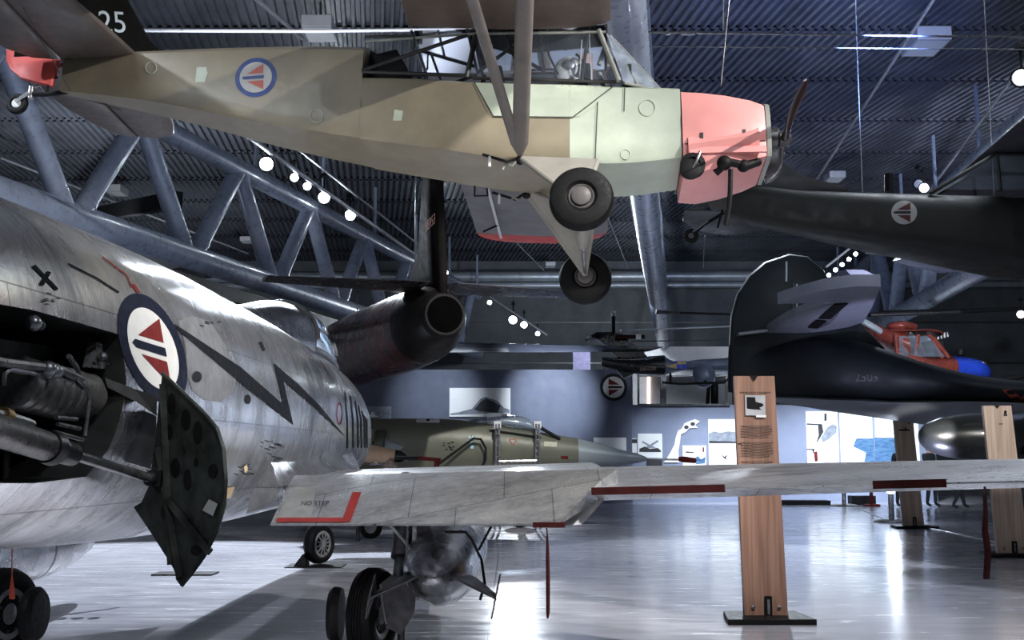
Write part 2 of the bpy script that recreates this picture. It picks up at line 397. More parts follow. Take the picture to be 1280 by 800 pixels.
def wheel(root, c, ax, Rr, W, hubm=None, name='wheel', bolts=8, hubr=.52, spokes=0, cap=0):
    c = Vector(c); ax = Vector(ax).normalized(); h = W/2; hubm = hubm or M_hub
    t = MB(); pr = [(-h*.7, Rr*hubr), (-h*.98, Rr*(hubr+.1)), (-h, Rr*.78), (-h*.86, Rr*.92), (-h*.5, Rr*.985)]
    for g in (-.3, -.1, .1, .3): pr += [(h*(g-.055), Rr), (h*(g-.04), Rr*.975), (h*(g+.04), Rr*.975), (h*(g+.055), Rr)]
    pr += [(h*.5, Rr*.985), (h*.86, Rr*.92), (h, Rr*.78), (h*.98, Rr*(hubr+.1)), (h*.7, Rr*hubr)]
    t.lathe(c, ax, pr, M_rubber, 48); o = t.build(name, root, 40)
    q = MB(); r = Rr*hubr
    q.lathe(c, ax, [(-h*.8, r*.3), (-h*.8, r*.95), (-h*.72, r*1.02), (h*.72, r*1.02), (h*.8, r*.95), (h*.72, r*.8), (h*.5, r*.6), (h*.85, r*.28), (h*.9, r*.1)], hubm, 32)
    u = ax.orthogonal().normalized(); v = ax.cross(u)
    for s in (-1, 1):
        for k in range(bolts):
            a = 2*math.pi*k/bolts; p = c+(u*math.cos(a)+v*math.sin(a))*r*.68
            q.lathe(p+ax*s*h*.55, ax*s, [(0, r*.07), (h*.25, r*.07)], M_steel_dk, 8)
            if spokes: 
                p0 = c+ax*s*h*.86+(u*math.cos(a)+v*math.sin(a))*r*.25; p1 = c+ax*s*h*.8+(u*math.cos(a)+v*math.sin(a))*r*.93
                q.tube(p0, p1, r*.06, hubm, n=6)
    if cap:
        for sd in (-1, 1): q.lathe(c+ax*sd*h*.7, ax*sd, [(0, Rr*cap), (h*.28, Rr*cap), (h*.36, Rr*cap*.85), (h*.38, Rr*.05)], hubm, 28)
    q.build('hub', o, 40); return o

# ------------------------------------------------------------------ the hall
def floor_mat():
    m = bpy.data.materials.new('polished_floor'); m.use_nodes = True; nt = m.node_tree; N = nt.nodes; L = nt.links; b = N['Principled BSDF']
    tc = N.new('ShaderNodeTexCoord')
    n = N.new('ShaderNodeTexNoise'); n.inputs['Scale'].default_value = .5; n.inputs['Detail'].default_value = 8; L.new(tc.outputs['Object'], n.inputs['Vector'])
    r = N.new('ShaderNodeValToRGB'); r.color_ramp.elements[0].position = .3; r.color_ramp.elements[1].position = .7
    r.color_ramp.elements[0].color = (.42, .42, .48, 1); r.color_ramp.elements[1].color = (.56, .56, .62, 1)
    L.new(n.outputs['Fac'], r.inputs[0])
    # slab joints
    sep = N.new('ShaderNodeSeparateXYZ'); L.new(tc.outputs['Object'], sep.inputs[0])
    def joint(sock, per, off):
        a = N.new('ShaderNodeMath'); a.operation = 'ADD'; a.inputs[1].default_value = off; L.new(sock, a.inputs[0])
        d = N.new('ShaderNodeMath'); d.operation = 'PINGPONG'; d.inputs[1].default_value = per/2; L.new(a.outputs[0], d.inputs[0])
        l = N.new('ShaderNodeMath'); l.operation = 'LESS_THAN'; l.inputs[1].default_value = .006; L.new(d.outputs[0], l.inputs[0]); return l.outputs[0]
    j1 = joint(sep.outputs[0], 6, 2.2); j2 = joint(sep.outputs[1], 6, 1.4)
    mx = N.new('ShaderNodeMath'); mx.operation = 'MAXIMUM'; L.new(j1, mx.inputs[0]); L.new(j2, mx.inputs[1])
    c = N.new('ShaderNodeMix'); c.data_type = 'RGBA'; L.new(mx.outputs[0], c.inputs[0]); L.new(r.outputs[0], c.inputs[6]); c.inputs[7].default_value = (.15, .15, .17, 1)
    L.new(c.outputs[2], b.inputs['Base Color'])
    mp = N.new('ShaderNodeMapping'); mp.inputs['Scale'].default_value = (1, 5, 1); L.new(tc.outputs['Object'], mp.inputs[0])
    n2 = N.new('ShaderNodeTexNoise'); n2.inputs['Scale'].default_value = 1.6; n2.inputs['Detail'].default_value = 8; n2.inputs['Roughness'].default_value = .6; L.new(mp.outputs[0], n2.inputs['Vector'])
    mr = N.new('ShaderNodeMapRange'); mr.inputs['From Min'].default_value = .3; mr.inputs['From Max'].default_value = .7; mr.inputs['To Min'].default_value = .12; mr.inputs['To Max'].default_value = .30
    L.new(n2.outputs['Fac'], mr.inputs[0]); L.new(mr.outputs[0], b.inputs['Roughness'])
    b.inputs['Specular IOR Level'].default_value = .9; b.inputs['Coat Weight'].default_value = .4; b.inputs['Coat Roughness'].default_value = .14
    bp = N.new('ShaderNodeBump'); bp.inputs['Strength'].default_value = .06; bp.inputs['Distance'].default_value = .02; L.new(n2.outputs['Fac'], bp.inputs['Height']); L.new(bp.outputs[0], b.inputs['Normal'])
    return m
b = MB(); b.box((2, 20, -.1), (60, 54, .2), floor_mat()); struct(b.build('floor', smooth=0))

M_ceil = mat('corrugated_sheet', (.19, .20, .235), .42, .3, .15, 1.2)
CZ = 9.5
SK = math.tan(R(-7))
b = MB(); pitch = .18; x0 = -28; nr = 325
y = -6.0
Y0 = 566
while y < 46:
    y2 = y+2.95
    vs = []
    for (yy, dz) in ((y, -.02), (y2, .025)):
        for i in range(nr):
            xx = x0+i*pitch+SK*(yy-20)
            for dx, z in ((0, 0), (.06, 0), (.08, .075), (.16, .075)): vs.append((xx+dx, yy, CZ+z+dz))
    n = nr*4
    b.add(vs, [(i, i+1, n+i+1, n+i) for i in range(n-1)], M_ceil)
    y = y2
b.box((2, 20, CZ+.25), (60, 54, .1), M_black)
struct(b.build('ceiling', smooth=0))

M_wallfar = mat('far_wall_paint', (.11, .12, .13), .8, 0, .1, 1.5)
M_wallside = mat('side_wall_cladding', (.34, .35, .37), .7, 0, .08, .8)
M_wallblue = mat('partition_paint', (.085, .10, .15), .7, 0, .04, 1.5)
M_wallblue2 = mat('partition_paint_light', (.18, .21, .30), .7, 0, .04, 1.5)
b = MB(); b.box((2, 46.6, 4.75), (60, .3, 9.5), M_wallfar)
for z in (5.2, 6.9): b.box((2, 46.42, z), (60, .06, .04), M_steel_dk)
struct(b.build('wall_back', smooth=0))
b = MB(); b.flat((-23, -6, 4.75), (-14, 46.5, 4.75), .2, 9.5, M_wallside)
for z in (6.1, 5.3, 4.4): b.flat((-22.75, -6, z), (-13.8, 46.4, z), .1, .06, M_steel_dk)
struct(b.build('wall_left', smooth=0))
b = MB(); b.box((30, 20, 4.75), (.2, 53, 9.5), M_wallfar); struct(b.build('wall_right', smooth=0))
b = MB(); b.box((2, -6.6, 4.75), (60, .2, 9.5), M_wallfar); struct(b.build('wall_front', smooth=0))

# partition walls with posters
PW = 34.0
b = MB()
a0 = P(380, 462, PW); a1 = P(789, 462, PW)
b.box(((a0.x+a1.x)/2, PW+.15, a1.z/2), (a1.x-a0.x, .3, a1.z), M_wallblue)
struct(b.build('wall_partition_dark', smooth=0))
b = MB(); c1 = P(909, 506, PW+1).x; c0 = a1.x; Yl = PW+.6
zt = P(850, 506, Yl).z
b.box(((c0+13)/2, Yl+.15, zt/2), (13-c0, .3, zt), M_wallblue2)
# low gallery sill and mullions over the light partition
ztop = P(850, 462, Yl).z
struct(b.build('wall_partition_light', smooth=0))
b = MB(); b.box((P(755, 400, Yl).x, Yl+.1, ztop/2+zt/2), (.08, .12, ztop-zt+.3), M_steel_dk)
b.flat(P(797, 506, Yl-.05), P(912, 506, Yl-.05), .12, .06, M_steel_dk); b.flat(P(797, 470, Yl-.05), P(912, 470, Yl-.05), .1, .04, M_steel_dk)
for px in (798, 829, 908): b.flat(P(px, 505, Yl-.05), P(px, 468, Yl-.05), .18 if px == 829 else .06, .08, M_steel_dk, up=(0, 1, 0))
struct(b.build('window_1', smooth=0))
b = MB(); q0 = P(790, 445, 44); q1 = P(915, 520, 44); b.box(((q0.x+q1.x)/2, 44, (q0.z)/2), (q1.x-q0.x, .2, q0.z), M_white)
struct(b.build('wall_gallery', smooth=0))
# wide air duct and pipes along the far wall
def tagm(mb, name, label, cat, group=None, smooth=35):
    return tag(mb.build(name, None, smooth), label, cat, group)
M_pipe = mat('pale_duct', (.42, .46, .5), .4, .5, .1, 3)
for (yy, rr, lab) in ((347, .22, 'upper of the two long pale pipes under the roof on the far wall'), (358, .13, 'lower thin pale pipe running along the far wall')):
    b = MB(); b.tube(P(200, yy, 45.6), P(1400, yy-3, 45.6), rr, M_pipe)
    for px in range(250, 1400, 110): b.tube(P(px, yy-5, 45.6), P(px, yy-1, 46.3), .04, M_steel_dk, n=6)
    tagm(b, 'wall_pipe', lab, 'pipe')

# trusses
def truss(label, A, D, y0, y1, zl, zu, nodes, rl=.25, ru=.2, rw=.17):
    at = lambda y, z: Vector((A[0]+D*(y-A[1]), y, z))
    r = thing('roof_truss', label, 'roof truss', at(y0, zl))
    b = MB(); b.tube(at(y0, zl), at(y1, zl), rl, M_tube, n=28); b.build('lower_chord', r)
    b = MB(); b.tube(at(y0, zu), at(y1, zu), ru, M_tube, n=24)
    y = y0
    while y < y1: b.tube(at(y, zu), at(y, CZ), .05, M_tube, n=8); y += 3.9
    b.build('upper_chord', r)
    for yn in nodes:
        for s in (-1, 1):
            ye = yn+s*1.95
            if y0 <= ye <= y1:
                b = MB(); b.tube(at(yn+s*.12, zl), at(ye, zu), rw, M_tube, n=20)
                b.tube(at(yn+s*.35, zl+(zu-zl)*.12), at(yn+s*.42, zl+(zu-zl)*.16), rw*1.06, M_tube, n=20); b.build('web_tube', r)
    return r
zl, zu = EYE+4.0, EYE+6.35
truss('pale blue tubular roof truss on the left side, above the silver jet', (-7.9, 17.2), .233, 6, 45, zl, zu, [18.8+3.9*k for k in range(-3, 7)], .26, .22, .185)
truss('pale blue tubular roof truss in the middle, passing behind the light plane cowling', (1.0, 9.9), .147, 5, 46, zl, zu, [10.2+3.9*k for k in range(-1, 9)], .24, .16, .12)
truss('pale blue tubular roof truss on the right, behind the flying boat tail', (10.2, 24), .133, 16, 46, zl, zu, [25.5+3.9*k for k in range(-2, 6)], .26, .2, .2)
# dark tie beams crossing at the left
for k, (p, q, lab) in enumerate(((P(110, 270, 30), P(222, 250, 22), 'short dark steel tie beam behind the left truss, the upper one'), (P(190, 348, 34), P(262, 338, 27), 'short dark steel tie beam below the left truss chord'))):
    b = MB(); b.flat(p, q, .2, .35, M_black); tagm(b, 'tie_beam', lab, 'beam', smooth=0)
b = MB(); b.flat(P(40, 298, 16), P(420, 408, 29.5), .3, .28, M_black); tagm(b, 'cable_duct', 'long dark duct hung just under the left truss chord', 'duct', smooth=0)

# ceiling light boxes (switched off)
M_lamp = mat('lamp_housing', (.5, .5, .52), .4, .2, .05, 3)
for px, py, s, lab in ((145, 238, .55, 'white ceiling light box behind the left roof truss, the larger one'), (309, 300, .45, 'small white ceiling light box between two left truss webs'), (400, 36, .6, 'ceiling light box half hidden above the light plane rear deck'),
                       (1157, 52, .7, 'ceiling light box with open reflector at the upper right'), (1043, 221, .5, 'ceiling light box just above the dark plane fin'), (688, 331, .45, 'tiny square ceiling light behind the light plane wheels')):
    z = CZ-.5; d = ray(px, py); k = (z-EYE)/d.z; c = Vector((0, 0, EYE))+d*k; s *= .8
    r = thing('ceiling_light', lab, 'ceiling light', c, 'ceiling light boxes')
    b = MB(); b.box(c, (s*1.1, s*1.6, s*.45), M_lamp); b.tube(c, c+Vector((0, 0, .5)), .02, M_steel_dk, n=6); b.build('housing', r, 0, .02)
    b = MB(); b.rings([[c+Vector((x*s*.5, y*s*.7, -s*.24)) for x, y in ((-1, -1), (1, -1), (1, 1), (-1, 1))], [c+Vector((x*s*.3, y*s*.5, -s*.12)) for x, y in ((-1, -1), (1, -1), (1, 1), (-1, 1))]], M_white); b.build('reflector', r, 0)

# rails and cables under the roof
def at_z(px, py, z): d = ray(px, py); return Vector((0, 0, EYE))+d*((z-EYE)/d.z)
M_rail = mat('rail_aluminium', (.55, .56, .6), .35, .6, .05, 4)
for (a, c, z, r, lab) in (((1172, -8), (1018, 228), 8.9, .035, 'light track rail nearest the ceiling lamp box'), ((1290, 66), (1160, 240), 8.4, .035, 'light track rail, second from the right edge'), ((1290, 116), (1200, 240), 8.4, .035, 'light track rail closest to the right edge'),
                          ((295, 160), (565, 351), 7.6, .05, 'pale track rail carrying the bright left spotlights'), ((345, 165), (560, 335), 8.2, .03, 'thin rail running above the bright left spotlights'), ((316, -5), (378, 48), 9.0, .04, 'short pale rail above the light plane roundel'),
                          ((0, 197), (310, 317), 8.6, .03, 'thin rail behind the left truss, running down to the right')):
    b = MB(); b.tube(at_z(*a, z), at_z(*c, z), r, M_rail, n=8); tagm(b, 'track_rail', lab, 'rail')
for (pts, Yc, r, m, lab) in ((((170, 38), (400, 39), (640, 36)), 13, .022, M_rail, 'thick pale tube strung behind the light plane rear deck'), (((790, 40), (860, 41), (1290, 47)), 13, .014, M_steel, 'upper horizontal cable with a turnbuckle to the right of the windscreen'),
                             (((805, 58), (1290, 62)), 13.5, .008, M_steel, 'lower thin horizontal cable to the right of the windscreen'), (((912, -5), (901, 108)), 9.2, .005, M_steel_dk, 'steel hanging wire rising from the red cowling')):
    b = MB(); b.path([P(x, y, Yc) for x, y in pts], r, m, 8)
    if len(pts) == 3 and pts[0][0] == 790: b.tube(P(852, 41, Yc), P(868, 41, Yc), .035, M_al, n=8); b.tube(P(832, 41, Yc), P(838, 41, Yc), .03, M_al, n=8)
    tagm(b, 'support_cable', lab, 'cable')
for (a, c, z, lab) in (((642, 300), (680, 338), 8.8, 'faint wire behind the light plane wheels, left one'), ((760, 272), (785, 335), 8.8, 'faint wire right of the light plane wheels'), ((881, 295), (879, 335), 8.8, 'thin wire under the dark plane tail wheel')):
    b = MB(); b.tube(at_z(*a, z), at_z(*c, z), .02, M_rail, n=6); tagm(b, 'hanging_wire', lab, 'wire')

# spotlights on tracks
M_bulb = emis('spot_glow', (.85, .95, 1), 70); M_bulb2 = emis('spot_glow_small', (.8, .9, 1), 20)
def lampspot(px, py, Y, lab, r=.12, bulb=None, aim=None, e=0, ang=50, group='track spotlights'):
    c = P(px, py, Y); aimp = Vector(aim) if aim else Vector((0, 4, 1.5)); d = (aimp-c).normalized()
    t = thing('track_spotlight', lab, 'spotlight', c, group)
    b = MB(); b.lathe(c-d*r*2.2, d, [(0, r*.3), (.01, r*.8), (r*1.2, r), (r*2.3, r*1.15), (r*2.3, r*.95), (r*1.4, r*.7)], M_black, 20, cap=False); b.build('housing', t)
    b = MB(); b.lathe(c-d*r*.35, d, [(0, r*.9), (.01, r*.9)], bulb or M_bulb, 20); b.build('lens', t)
    b = MB(); b.tube(c-d*r, c-d*r+(Vector((0, 0, CZ-c.z)) if px == 557 else Vector((0, 0, r*4.3))), r*.15, M_black, n=6); b.box(c-d*r+Vector((0, 0, r*3.5)), (r*.8, r*1.6, r*.5), M_black); b.build('bracket', t)
    if e:
        spot(c+d*r*.8, aimp, e, ang, COOL, r*.6, .6)
lampspot(333, 205, 22.5, 'very bright spotlight on the left rail, the nearest one', .15, aim=(-3, 6, 1), e=900, ang=45)
lampspot(405, 247, 26.5, 'very bright spotlight on the left rail, the middle one', .15, aim=(-1, 8, 1), e=900, ang=45)
lampspot(438, 269, 29, 'bright spotlight on the left rail, the farthest one', .15, aim=(0, 10, 1), e=700, ang=45)
lampspot(368, 222, 24, 'dim spotlight between the two brightest on the left rail', .1, M_bulb2)
lampspot(384, 233, 25, 'small dim spotlight right beside the middle bright lamp', .1, M_bulb2)
lampspot(557, 341, 38, 'small bluish spotlight to the right of the black jet fin', .1, M_bulb)
lampspot(612, 378, 40, 'small spotlight at the left end of the far slanting rail', .09, M_bulb2)
lampspot(641, 400, 40, 'bright spotlight on the far slanting rail, left of the pair', .16, M_bulb, aim=(-2, 20, 0), e=1500, ang=60)
lampspot(655, 406, 40, 'bright spotlight on the far slanting rail, right of the pair', .13, M_bulb)
lampspot(672, 417, 40, 'tiny spotlight at the right end of the far slanting rail', .09, M_bulb2)
b = MB(); b.tube(P(612, 371, 40), P(684, 419, 40), .03, M_rail, n=6); tagm(b, 'track_rail', 'short slanting rail in front of the far wall', 'rail')
for k in range(6):
    lampspot(1036+8.4*k, 344-6.6*k, 26, 'small black and white spotlight in the crowded row above the flying boat', .055, M_bulb2, aim=(6, 15, 1))
lampspot(1081, 307, 26, 'bright spotlight at the upper end of the crowded row', .14, M_bulb, aim=(6, 10, 0), e=250, ang=60)
b = MB(); b.tube(P(1033, 346.4, 26)+Vector((0, 0, .24)), P(1084, 306.3, 26)+Vector((0, 0, .24)), .03, M_rail, n=6); tagm(b, 'track_rail', 'rail of the crowded spotlight row above the flying boat', 'rail')
lampspot(1155, 235, 24, 'spotlight peeping over the dark plane fuselage', .11, M_bulb2)
lampspot(1148, 230, 24.5, 'dark unlit spotlight beside the one peeping over the dark plane', .11, M_white)
lampspot(1276, 97, 15, 'spotlight cut by the right edge of the picture', .12, M_bulb2)
lampspot(1276, 393, 32, 'small spotlight on the far wall at the right edge', .12, M_bulb2)
# washing the partition walls
for (px, py, tx, ty, e, yy) in ((560, 440, 545, 500, 900, 31.5), (700, 430, 690, 500, 2600, 31.5), (985, 480, 978, 560, 1100, 32), (840, 440, 850, 575, 1300, 32), (1060, 440, 1060, 560, 2800, 31), (1130, 440, 1120, 570, 2600, 31), (940, 440, 915, 570, 2000, 31.5)):
    spot(P(px, py-70, yy-2.5), P(tx, ty, PW), e*1.3, 40 if px > 800 else 34, COOL, .1, 1)
# ------------------------------------------------------------------ suspended high-wing light plane
class Frame:
    def __init__(s, O, hdg, roll=0, pitch=0):
        s.O = Vector(O); a, r, p = R(hdg), R(roll), R(pitch)
        F = Vector((math.cos(a), math.sin(a), 0)); L = Vector((-math.sin(a), math.cos(a), 0)); U = Vector((0, 0, 1))
        F, U = F*math.cos(p)+U*math.sin(p), U*math.cos(p)-F*math.sin(p)
        s.F = F; s.L = L*math.cos(r)-U*math.sin(r); s.U = U*math.cos(r)+L*math.sin(r)
        s.rot = Matrix((s.F, s.L, s.U)).transposed()
    def __call__(s, x, y, z): return s.O+s.F*x+s.L*y+s.U*z
    def inv(s, p): q = Vector(p)-s.O; return q.dot(s.F), q.dot(s.L), q.dot(s.U)
    def at(s, px, py, y=0): return s.inv(onplane(px, py, s(0, y, 0), s.L))
N_ = P(725, 249, 8.05); F_ = P(733, 348, 10.03)
C = Frame((N_+F_)/2, -4.5, 8)
ROOT = thing('light_airplane', 'olive high-wing light plane with salmon red cowling hanging overhead', 'airplane', C.O, None, C.rot)
def cub_ring(x, top, bot, hw, deck):
    side = [(-1, .04), (-1.0, .30), (-.99, .52), (-.97, .76), (-.93, .93)]
    pts = [(0, bot), (-hw*.5, bot), (-hw*.96, bot)]
    h = top-bot
    pts += [(-hw*(1.0+(.03 if k in (1, 3) else 0)), bot+h*f) for k, (s_, f) in enumerate(side)]
    pts += [(-hw*.8, top), (-hw*.45, top+deck*.7), (0, top+deck)]
    full = pts+[(-y, z) for y, z in reversed(pts[1:-1])]
    return [C(x, y, z) for y, z in full]
st = [(-4.60, 1.80, 1.47, .04, .02), (-4.18, 1.80, 1.39, .10, .03), (-3.75, 1.78, 1.30, .16, .05), (-3.27, 1.77, 1.18, .20, .06), (-2.76, 1.75, 1.04, .25, .07), (-2.2, 1.71, .91, .31, .09), (-1.83, 1.68, .83, .335, .09)]
b = MB(); rs = []
for i in range(25):
    x = st[0][0]+(st[-1][0]-st[0][0])*i/24; rs.append(cub_ring(x, *hermite(st, x)))
b.rings(rs, M_olive)
st2 = [(-1.83, 1.405, .82, .335, 0), (-1.4, 1.37, .745, .365, 0), (-.94, 1.32, .66, .38, 0), (-.56, 1.30, .59, .385, 0), (-.1, 1.27, .55, .385, 0)]
rs = [cub_ring(-1.83+1.73*i/12, *hermite(st2, -1.83+1.73*i/12)) for i in range(13)]
b.rings(rs, M_olive)
st3 = [(-.1, 1.27, .55, .386, 0), (.28, 1.24, .54, .386, 0), (.79, 1.215, .585, .37, .02)]
rs = [cub_ring(-.1+.89*i/8, *hermite(st3, -.1+.89*i/8)) for i in range(9)]
b.rings(rs, M_fern)
FUS = b; bvF = b.bvh()
fus = b.build('fuselage', ROOT, 30)
# underside, pale patches, door seams and roundel laid on the fabric
hF = skin_hit(bvF)
b = MB()
lay(b, [(594, 104), (752, 108), (750, 128), (725, 146), (618, 146)], hF, M_fern, .005, 3.5)
b.build('door_panel', ROOT, 0)
b = MB()
for q in ([(246, 84), (258, 84), (260, 92), (256, 103), (244, 103)], [(493, 137), (504, 139), (502, 151), (491, 151)]): lay(b, q, hF, M_fern, .003, 8)
b.split('fabric_patch', ROOT, 0)
M_seam = mat('seam_line', (.035, .035, .03), .6)
b = MB()
def line_px(b, pts, w, hit, m, off=.004, res=6):
    for (x0, y0), (x1, y1) in zip(pts, pts[1:]):
        l = math.hypot(x1-x0, y1-y0); nx, ny = -(y1-y0)/l*w/2, (x1-x0)/l*w/2
        lay(b, [(x0+nx, y0+ny), (x1+nx, y1+ny), (x1-nx, y1-ny), (x0-nx, y0-ny)], hit, m, off, res)
for q in ([(590, 98), (616, 146), (716, 147), (770, 106)], [(747, 128), (744, 200)], [(781, 106), (780, 140)]): line_px(b, q, 1.3, hF, M_seam, .010, 3)
b.build('door_seam', ROOT, 0)
M_skyb = mat('roundel_blue', (.03, .06, .22), .5, 0, .1, 6)
b = MB(); roundel(b, skin_hit(bvF, lambda u, v: (320+26*u, 97-24.5*v-2*u)), M_skyb, 1, 1, .003, .25, .78, mat('roundel_red_faded', (.55, .13, .10), .5))
b.build('roundel', ROOT, 0)
# inspection rings
b = MB()
for px, py, r in ((189, 85, 7), (396, 145, 8), (809, 135, 10), (782, 193, 6)):
    pts = [hF(px+r*math.cos(2*math.pi*i/20), py+r*math.sin(2*math.pi*i/20), .003) for i in range(21)]
    if all(p is not None for p in pts): b.path(pts, .004, M_fern, 5)
b.split('inspection_ring', ROOT)

# fin, rudder, tailplane
def plate(pts, th, m, nrm, bev=.0):
    mb = MB(); nrm = Vector(nrm).normalized(); pts = [Vector(p) for p in pts]; c = sum(pts, Vector())/len(pts)
    def sc_(k, o): return [c+(p-c)*k+nrm*o for p in pts]
    mb.rings([sc_(.96, -th/2), sc_(.995, -th*.3), sc_(1, 0), sc_(.995, th*.3), sc_(.96, th/2)], m); return mb
M_dkfin = mat('near_black_green', (.008, .008, .007), .9, 0, .15, 4, spec=.05)
fin = [(-4.6, 1.7), (-4.6, 2.65), (-4.45, 2.72), (-4.25, 2.6), (-4.09, 2.37), (-3.84, 1.95), (-3.72, 1.83), (-3.3, 1.82)]
finb = plate([C(x, 0, z) for x, z in fin], .06, M_dkfin, C.L); bvf = finb.bvh(); fo = finb.build('fin', ROOT, 60)
b = MB(); lay_text(b, '25', skin_hit(bvf, lambda u, v: (141+36*u-4*v, 29-38*v+2*u)), mat('number_white', (.55, .6, .62), .5), .004); b.build('serial_number', fo, 0)
rud = [(-4.62, 1.8), (-4.62, 2.66), (-4.75, 2.72), (-4.92, 2.6), (-5.03, 2.3), (-5.08, 2.0), (-5.08, 1.8)]
M_redrud = mat('salmon_red_rudder', (.60, .09, .08), .55, 0, .08, 4)
plate([C(*C.at(px, py, 0)) for px, py in ((12, 52), (9, 62), (9, 76), (14, 88), (27, 99), (45, 104), (66, 109), (76, 72), (76, 52))], .06, M_redrud, C.L).build('rudder', ROOT, 60)
plate([C(x, 0, z) for x, z in rud], .06, M_dkfin, C.L).build('rudder_top', ROOT, 60)
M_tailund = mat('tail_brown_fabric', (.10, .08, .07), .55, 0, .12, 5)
for s in (-1, 1):
    stp = [(-3.92, .06), (-3.98, .55), (-4.06, 1.0), (-4.12, 1.35), (-4.2, 1.56), (-4.38, 1.66), (-4.58, 1.62), (-4.6, .05)]
    el = [(-4.62, .05), (-4.6, 1.62), (-4.76, 1.56), (-4.92, 1.25), (-5.03, .85), (-5.06, .5), (-5.0, .28), (-4.85, .1)]
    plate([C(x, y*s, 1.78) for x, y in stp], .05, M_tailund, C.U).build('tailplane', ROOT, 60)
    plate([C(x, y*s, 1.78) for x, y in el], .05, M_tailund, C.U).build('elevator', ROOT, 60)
    b = MB(); b.tube(C(-4.5, s*1.0, 1.77), C(-4.5, s*.04, 1.46), .004, M_steel_dk, n=6); b.tube(C(-4.5, s*1.0, 1.8), C(-4.5, 0, 2.4), .004, M_steel_dk, n=6); b.build('tail_brace_wire', ROOT)
# tail wheel
tw = C(*C.at(22, 130, 0)); ax = C.L
wheel(ROOT, tw, C.L, .095, .06, M_white, 'tail_wheel', 5, .45)
b = MB(); e1 = C(*C.at(38, 118, 0)); b.flat(tw-C.L*.045, e1-C.L*.03, .015, .03, M_steel); b.flat(tw+C.L*.045, e1+C.L*.03, .015, .03, M_steel)
e2 = C(*C.at(58, 118, 0)); e3 = C(*C.at(92, 114, 0)); b.path([e1, e2, e3, C(*C.at(150, 122, 0))], .022, M_black); b.tube(e1-C.U*.04, e1+C.U*.07, .028, M_steel); b.path([e1+C.U*.05, C(*C.at(50, 108, 0)), e2], .008, M_steel, 5); b.path([e2, C(*C.at(62, 98, 0)), C(*C.at(72, 97, 0))], .012, M_black, 5)
b.build('tail_wheel_strut', ROOT)

# wing (one continuous panel over the cabin) + tips
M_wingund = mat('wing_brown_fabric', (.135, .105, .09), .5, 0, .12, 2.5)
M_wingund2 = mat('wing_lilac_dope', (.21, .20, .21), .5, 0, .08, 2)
b = MB(); secs = []
for yl in (-5.1, -2.5, -.4): secs.append((C(.24, yl, 1.80), C(-1.44, yl, 1.80), .17))
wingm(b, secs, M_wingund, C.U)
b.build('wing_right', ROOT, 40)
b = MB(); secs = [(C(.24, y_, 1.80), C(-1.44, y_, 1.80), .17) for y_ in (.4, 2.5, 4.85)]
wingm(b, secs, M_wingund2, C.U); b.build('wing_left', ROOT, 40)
b = MB(); b.add([C(.2, -.39, 1.76), C(-1.4, -.39, 1.76), C(-1.4, .39, 1.76), C(.2, .39, 1.76)], [(0, 1, 2, 3)], glass('skylight_glazing', (.92, .95, 1), .1, .06)); b.build('skylight', ROOT, 0)
b = MB()
for x in (.2, -.35, -.95, -1.42): b.tube(C(x, -.39, 1.755), C(x, .39, 1.755), .013, M_steel_dk, n=8)
b.tube(C(-.35, -.39, 1.75), C(-.95, .39, 1.75), .009, M_steel_dk, n=6); b.tube(C(-.35, .39, 1.75), C(-.95, -.39, 1.75), .009, M_steel_dk, n=6); b.build('skylight_frame', ROOT)
for s, nm in ((1, 'wing_tip'), (-1, 'wing_tip')):
    b = MB(); secs = []
    for k in range(7):
        a = k/6*math.pi/2; q = math.cos(a); y_ = s*((4.86 if s > 0 else 5.11)+.42*math.sin(a)); xc = -.50
        secs.append((C(xc+.74*max(q, .12), y_, 1.80), C(xc-.94*max(q**.7, .12), y_, 1.80), .17*max(q, .15)))
    wingm(b, secs, M_redrud, C.U); b.build(nm, ROOT, 50)
# aileron slit and control horn under the left wing
b = MB(); b.flat(C(-1.12, 2.3, 1.70), C(-1.12, 4.8, 1.70), .03, .01, M_white, up=C.U); b.build('aileron_gap', ROOT, 0)
b = MB(); b.path([C(-1.12, 2.9, 1.7), C(-1.1, 2.9, 1.55), C(-1.25, 2.9, 1.55), C(-1.25, 2.9, 1.7)], .012, M_black); b.path([C(-1.12, 4.3, 1.7), C(-1.3, 4.3, 1.62)], .012, M_black); b.split('aileron_horn', ROOT)
# struts
M_strut = mat('strut_grey_brown', (.17, .15, .14), .4, .1, .12, 5)
for s in (-1, 1):
    for bx, wd in ((-.27, .13), (-.95, .085)):
        A = C(-.5, .40*s, .6); B_ = C(bx, 2.9*s, 1.74); d = (B_-A).normalized(); x = (C.F-d*C.F.dot(d)).normalized(); yv = d.cross(x)
        b = MB(); ring = lambda p, w_: [p+x*w_/2*math.cos(a)+yv*w_*.2*math.sin(a) for a in [2*math.pi*i/14 for i in range(14)]]
        b.rings([ring(A, wd*.25), ring(A+d*.15, wd), ring(B_-d*.2, wd), ring(B_, wd*.3)], M_strut); b.build('wing_strut', ROOT)
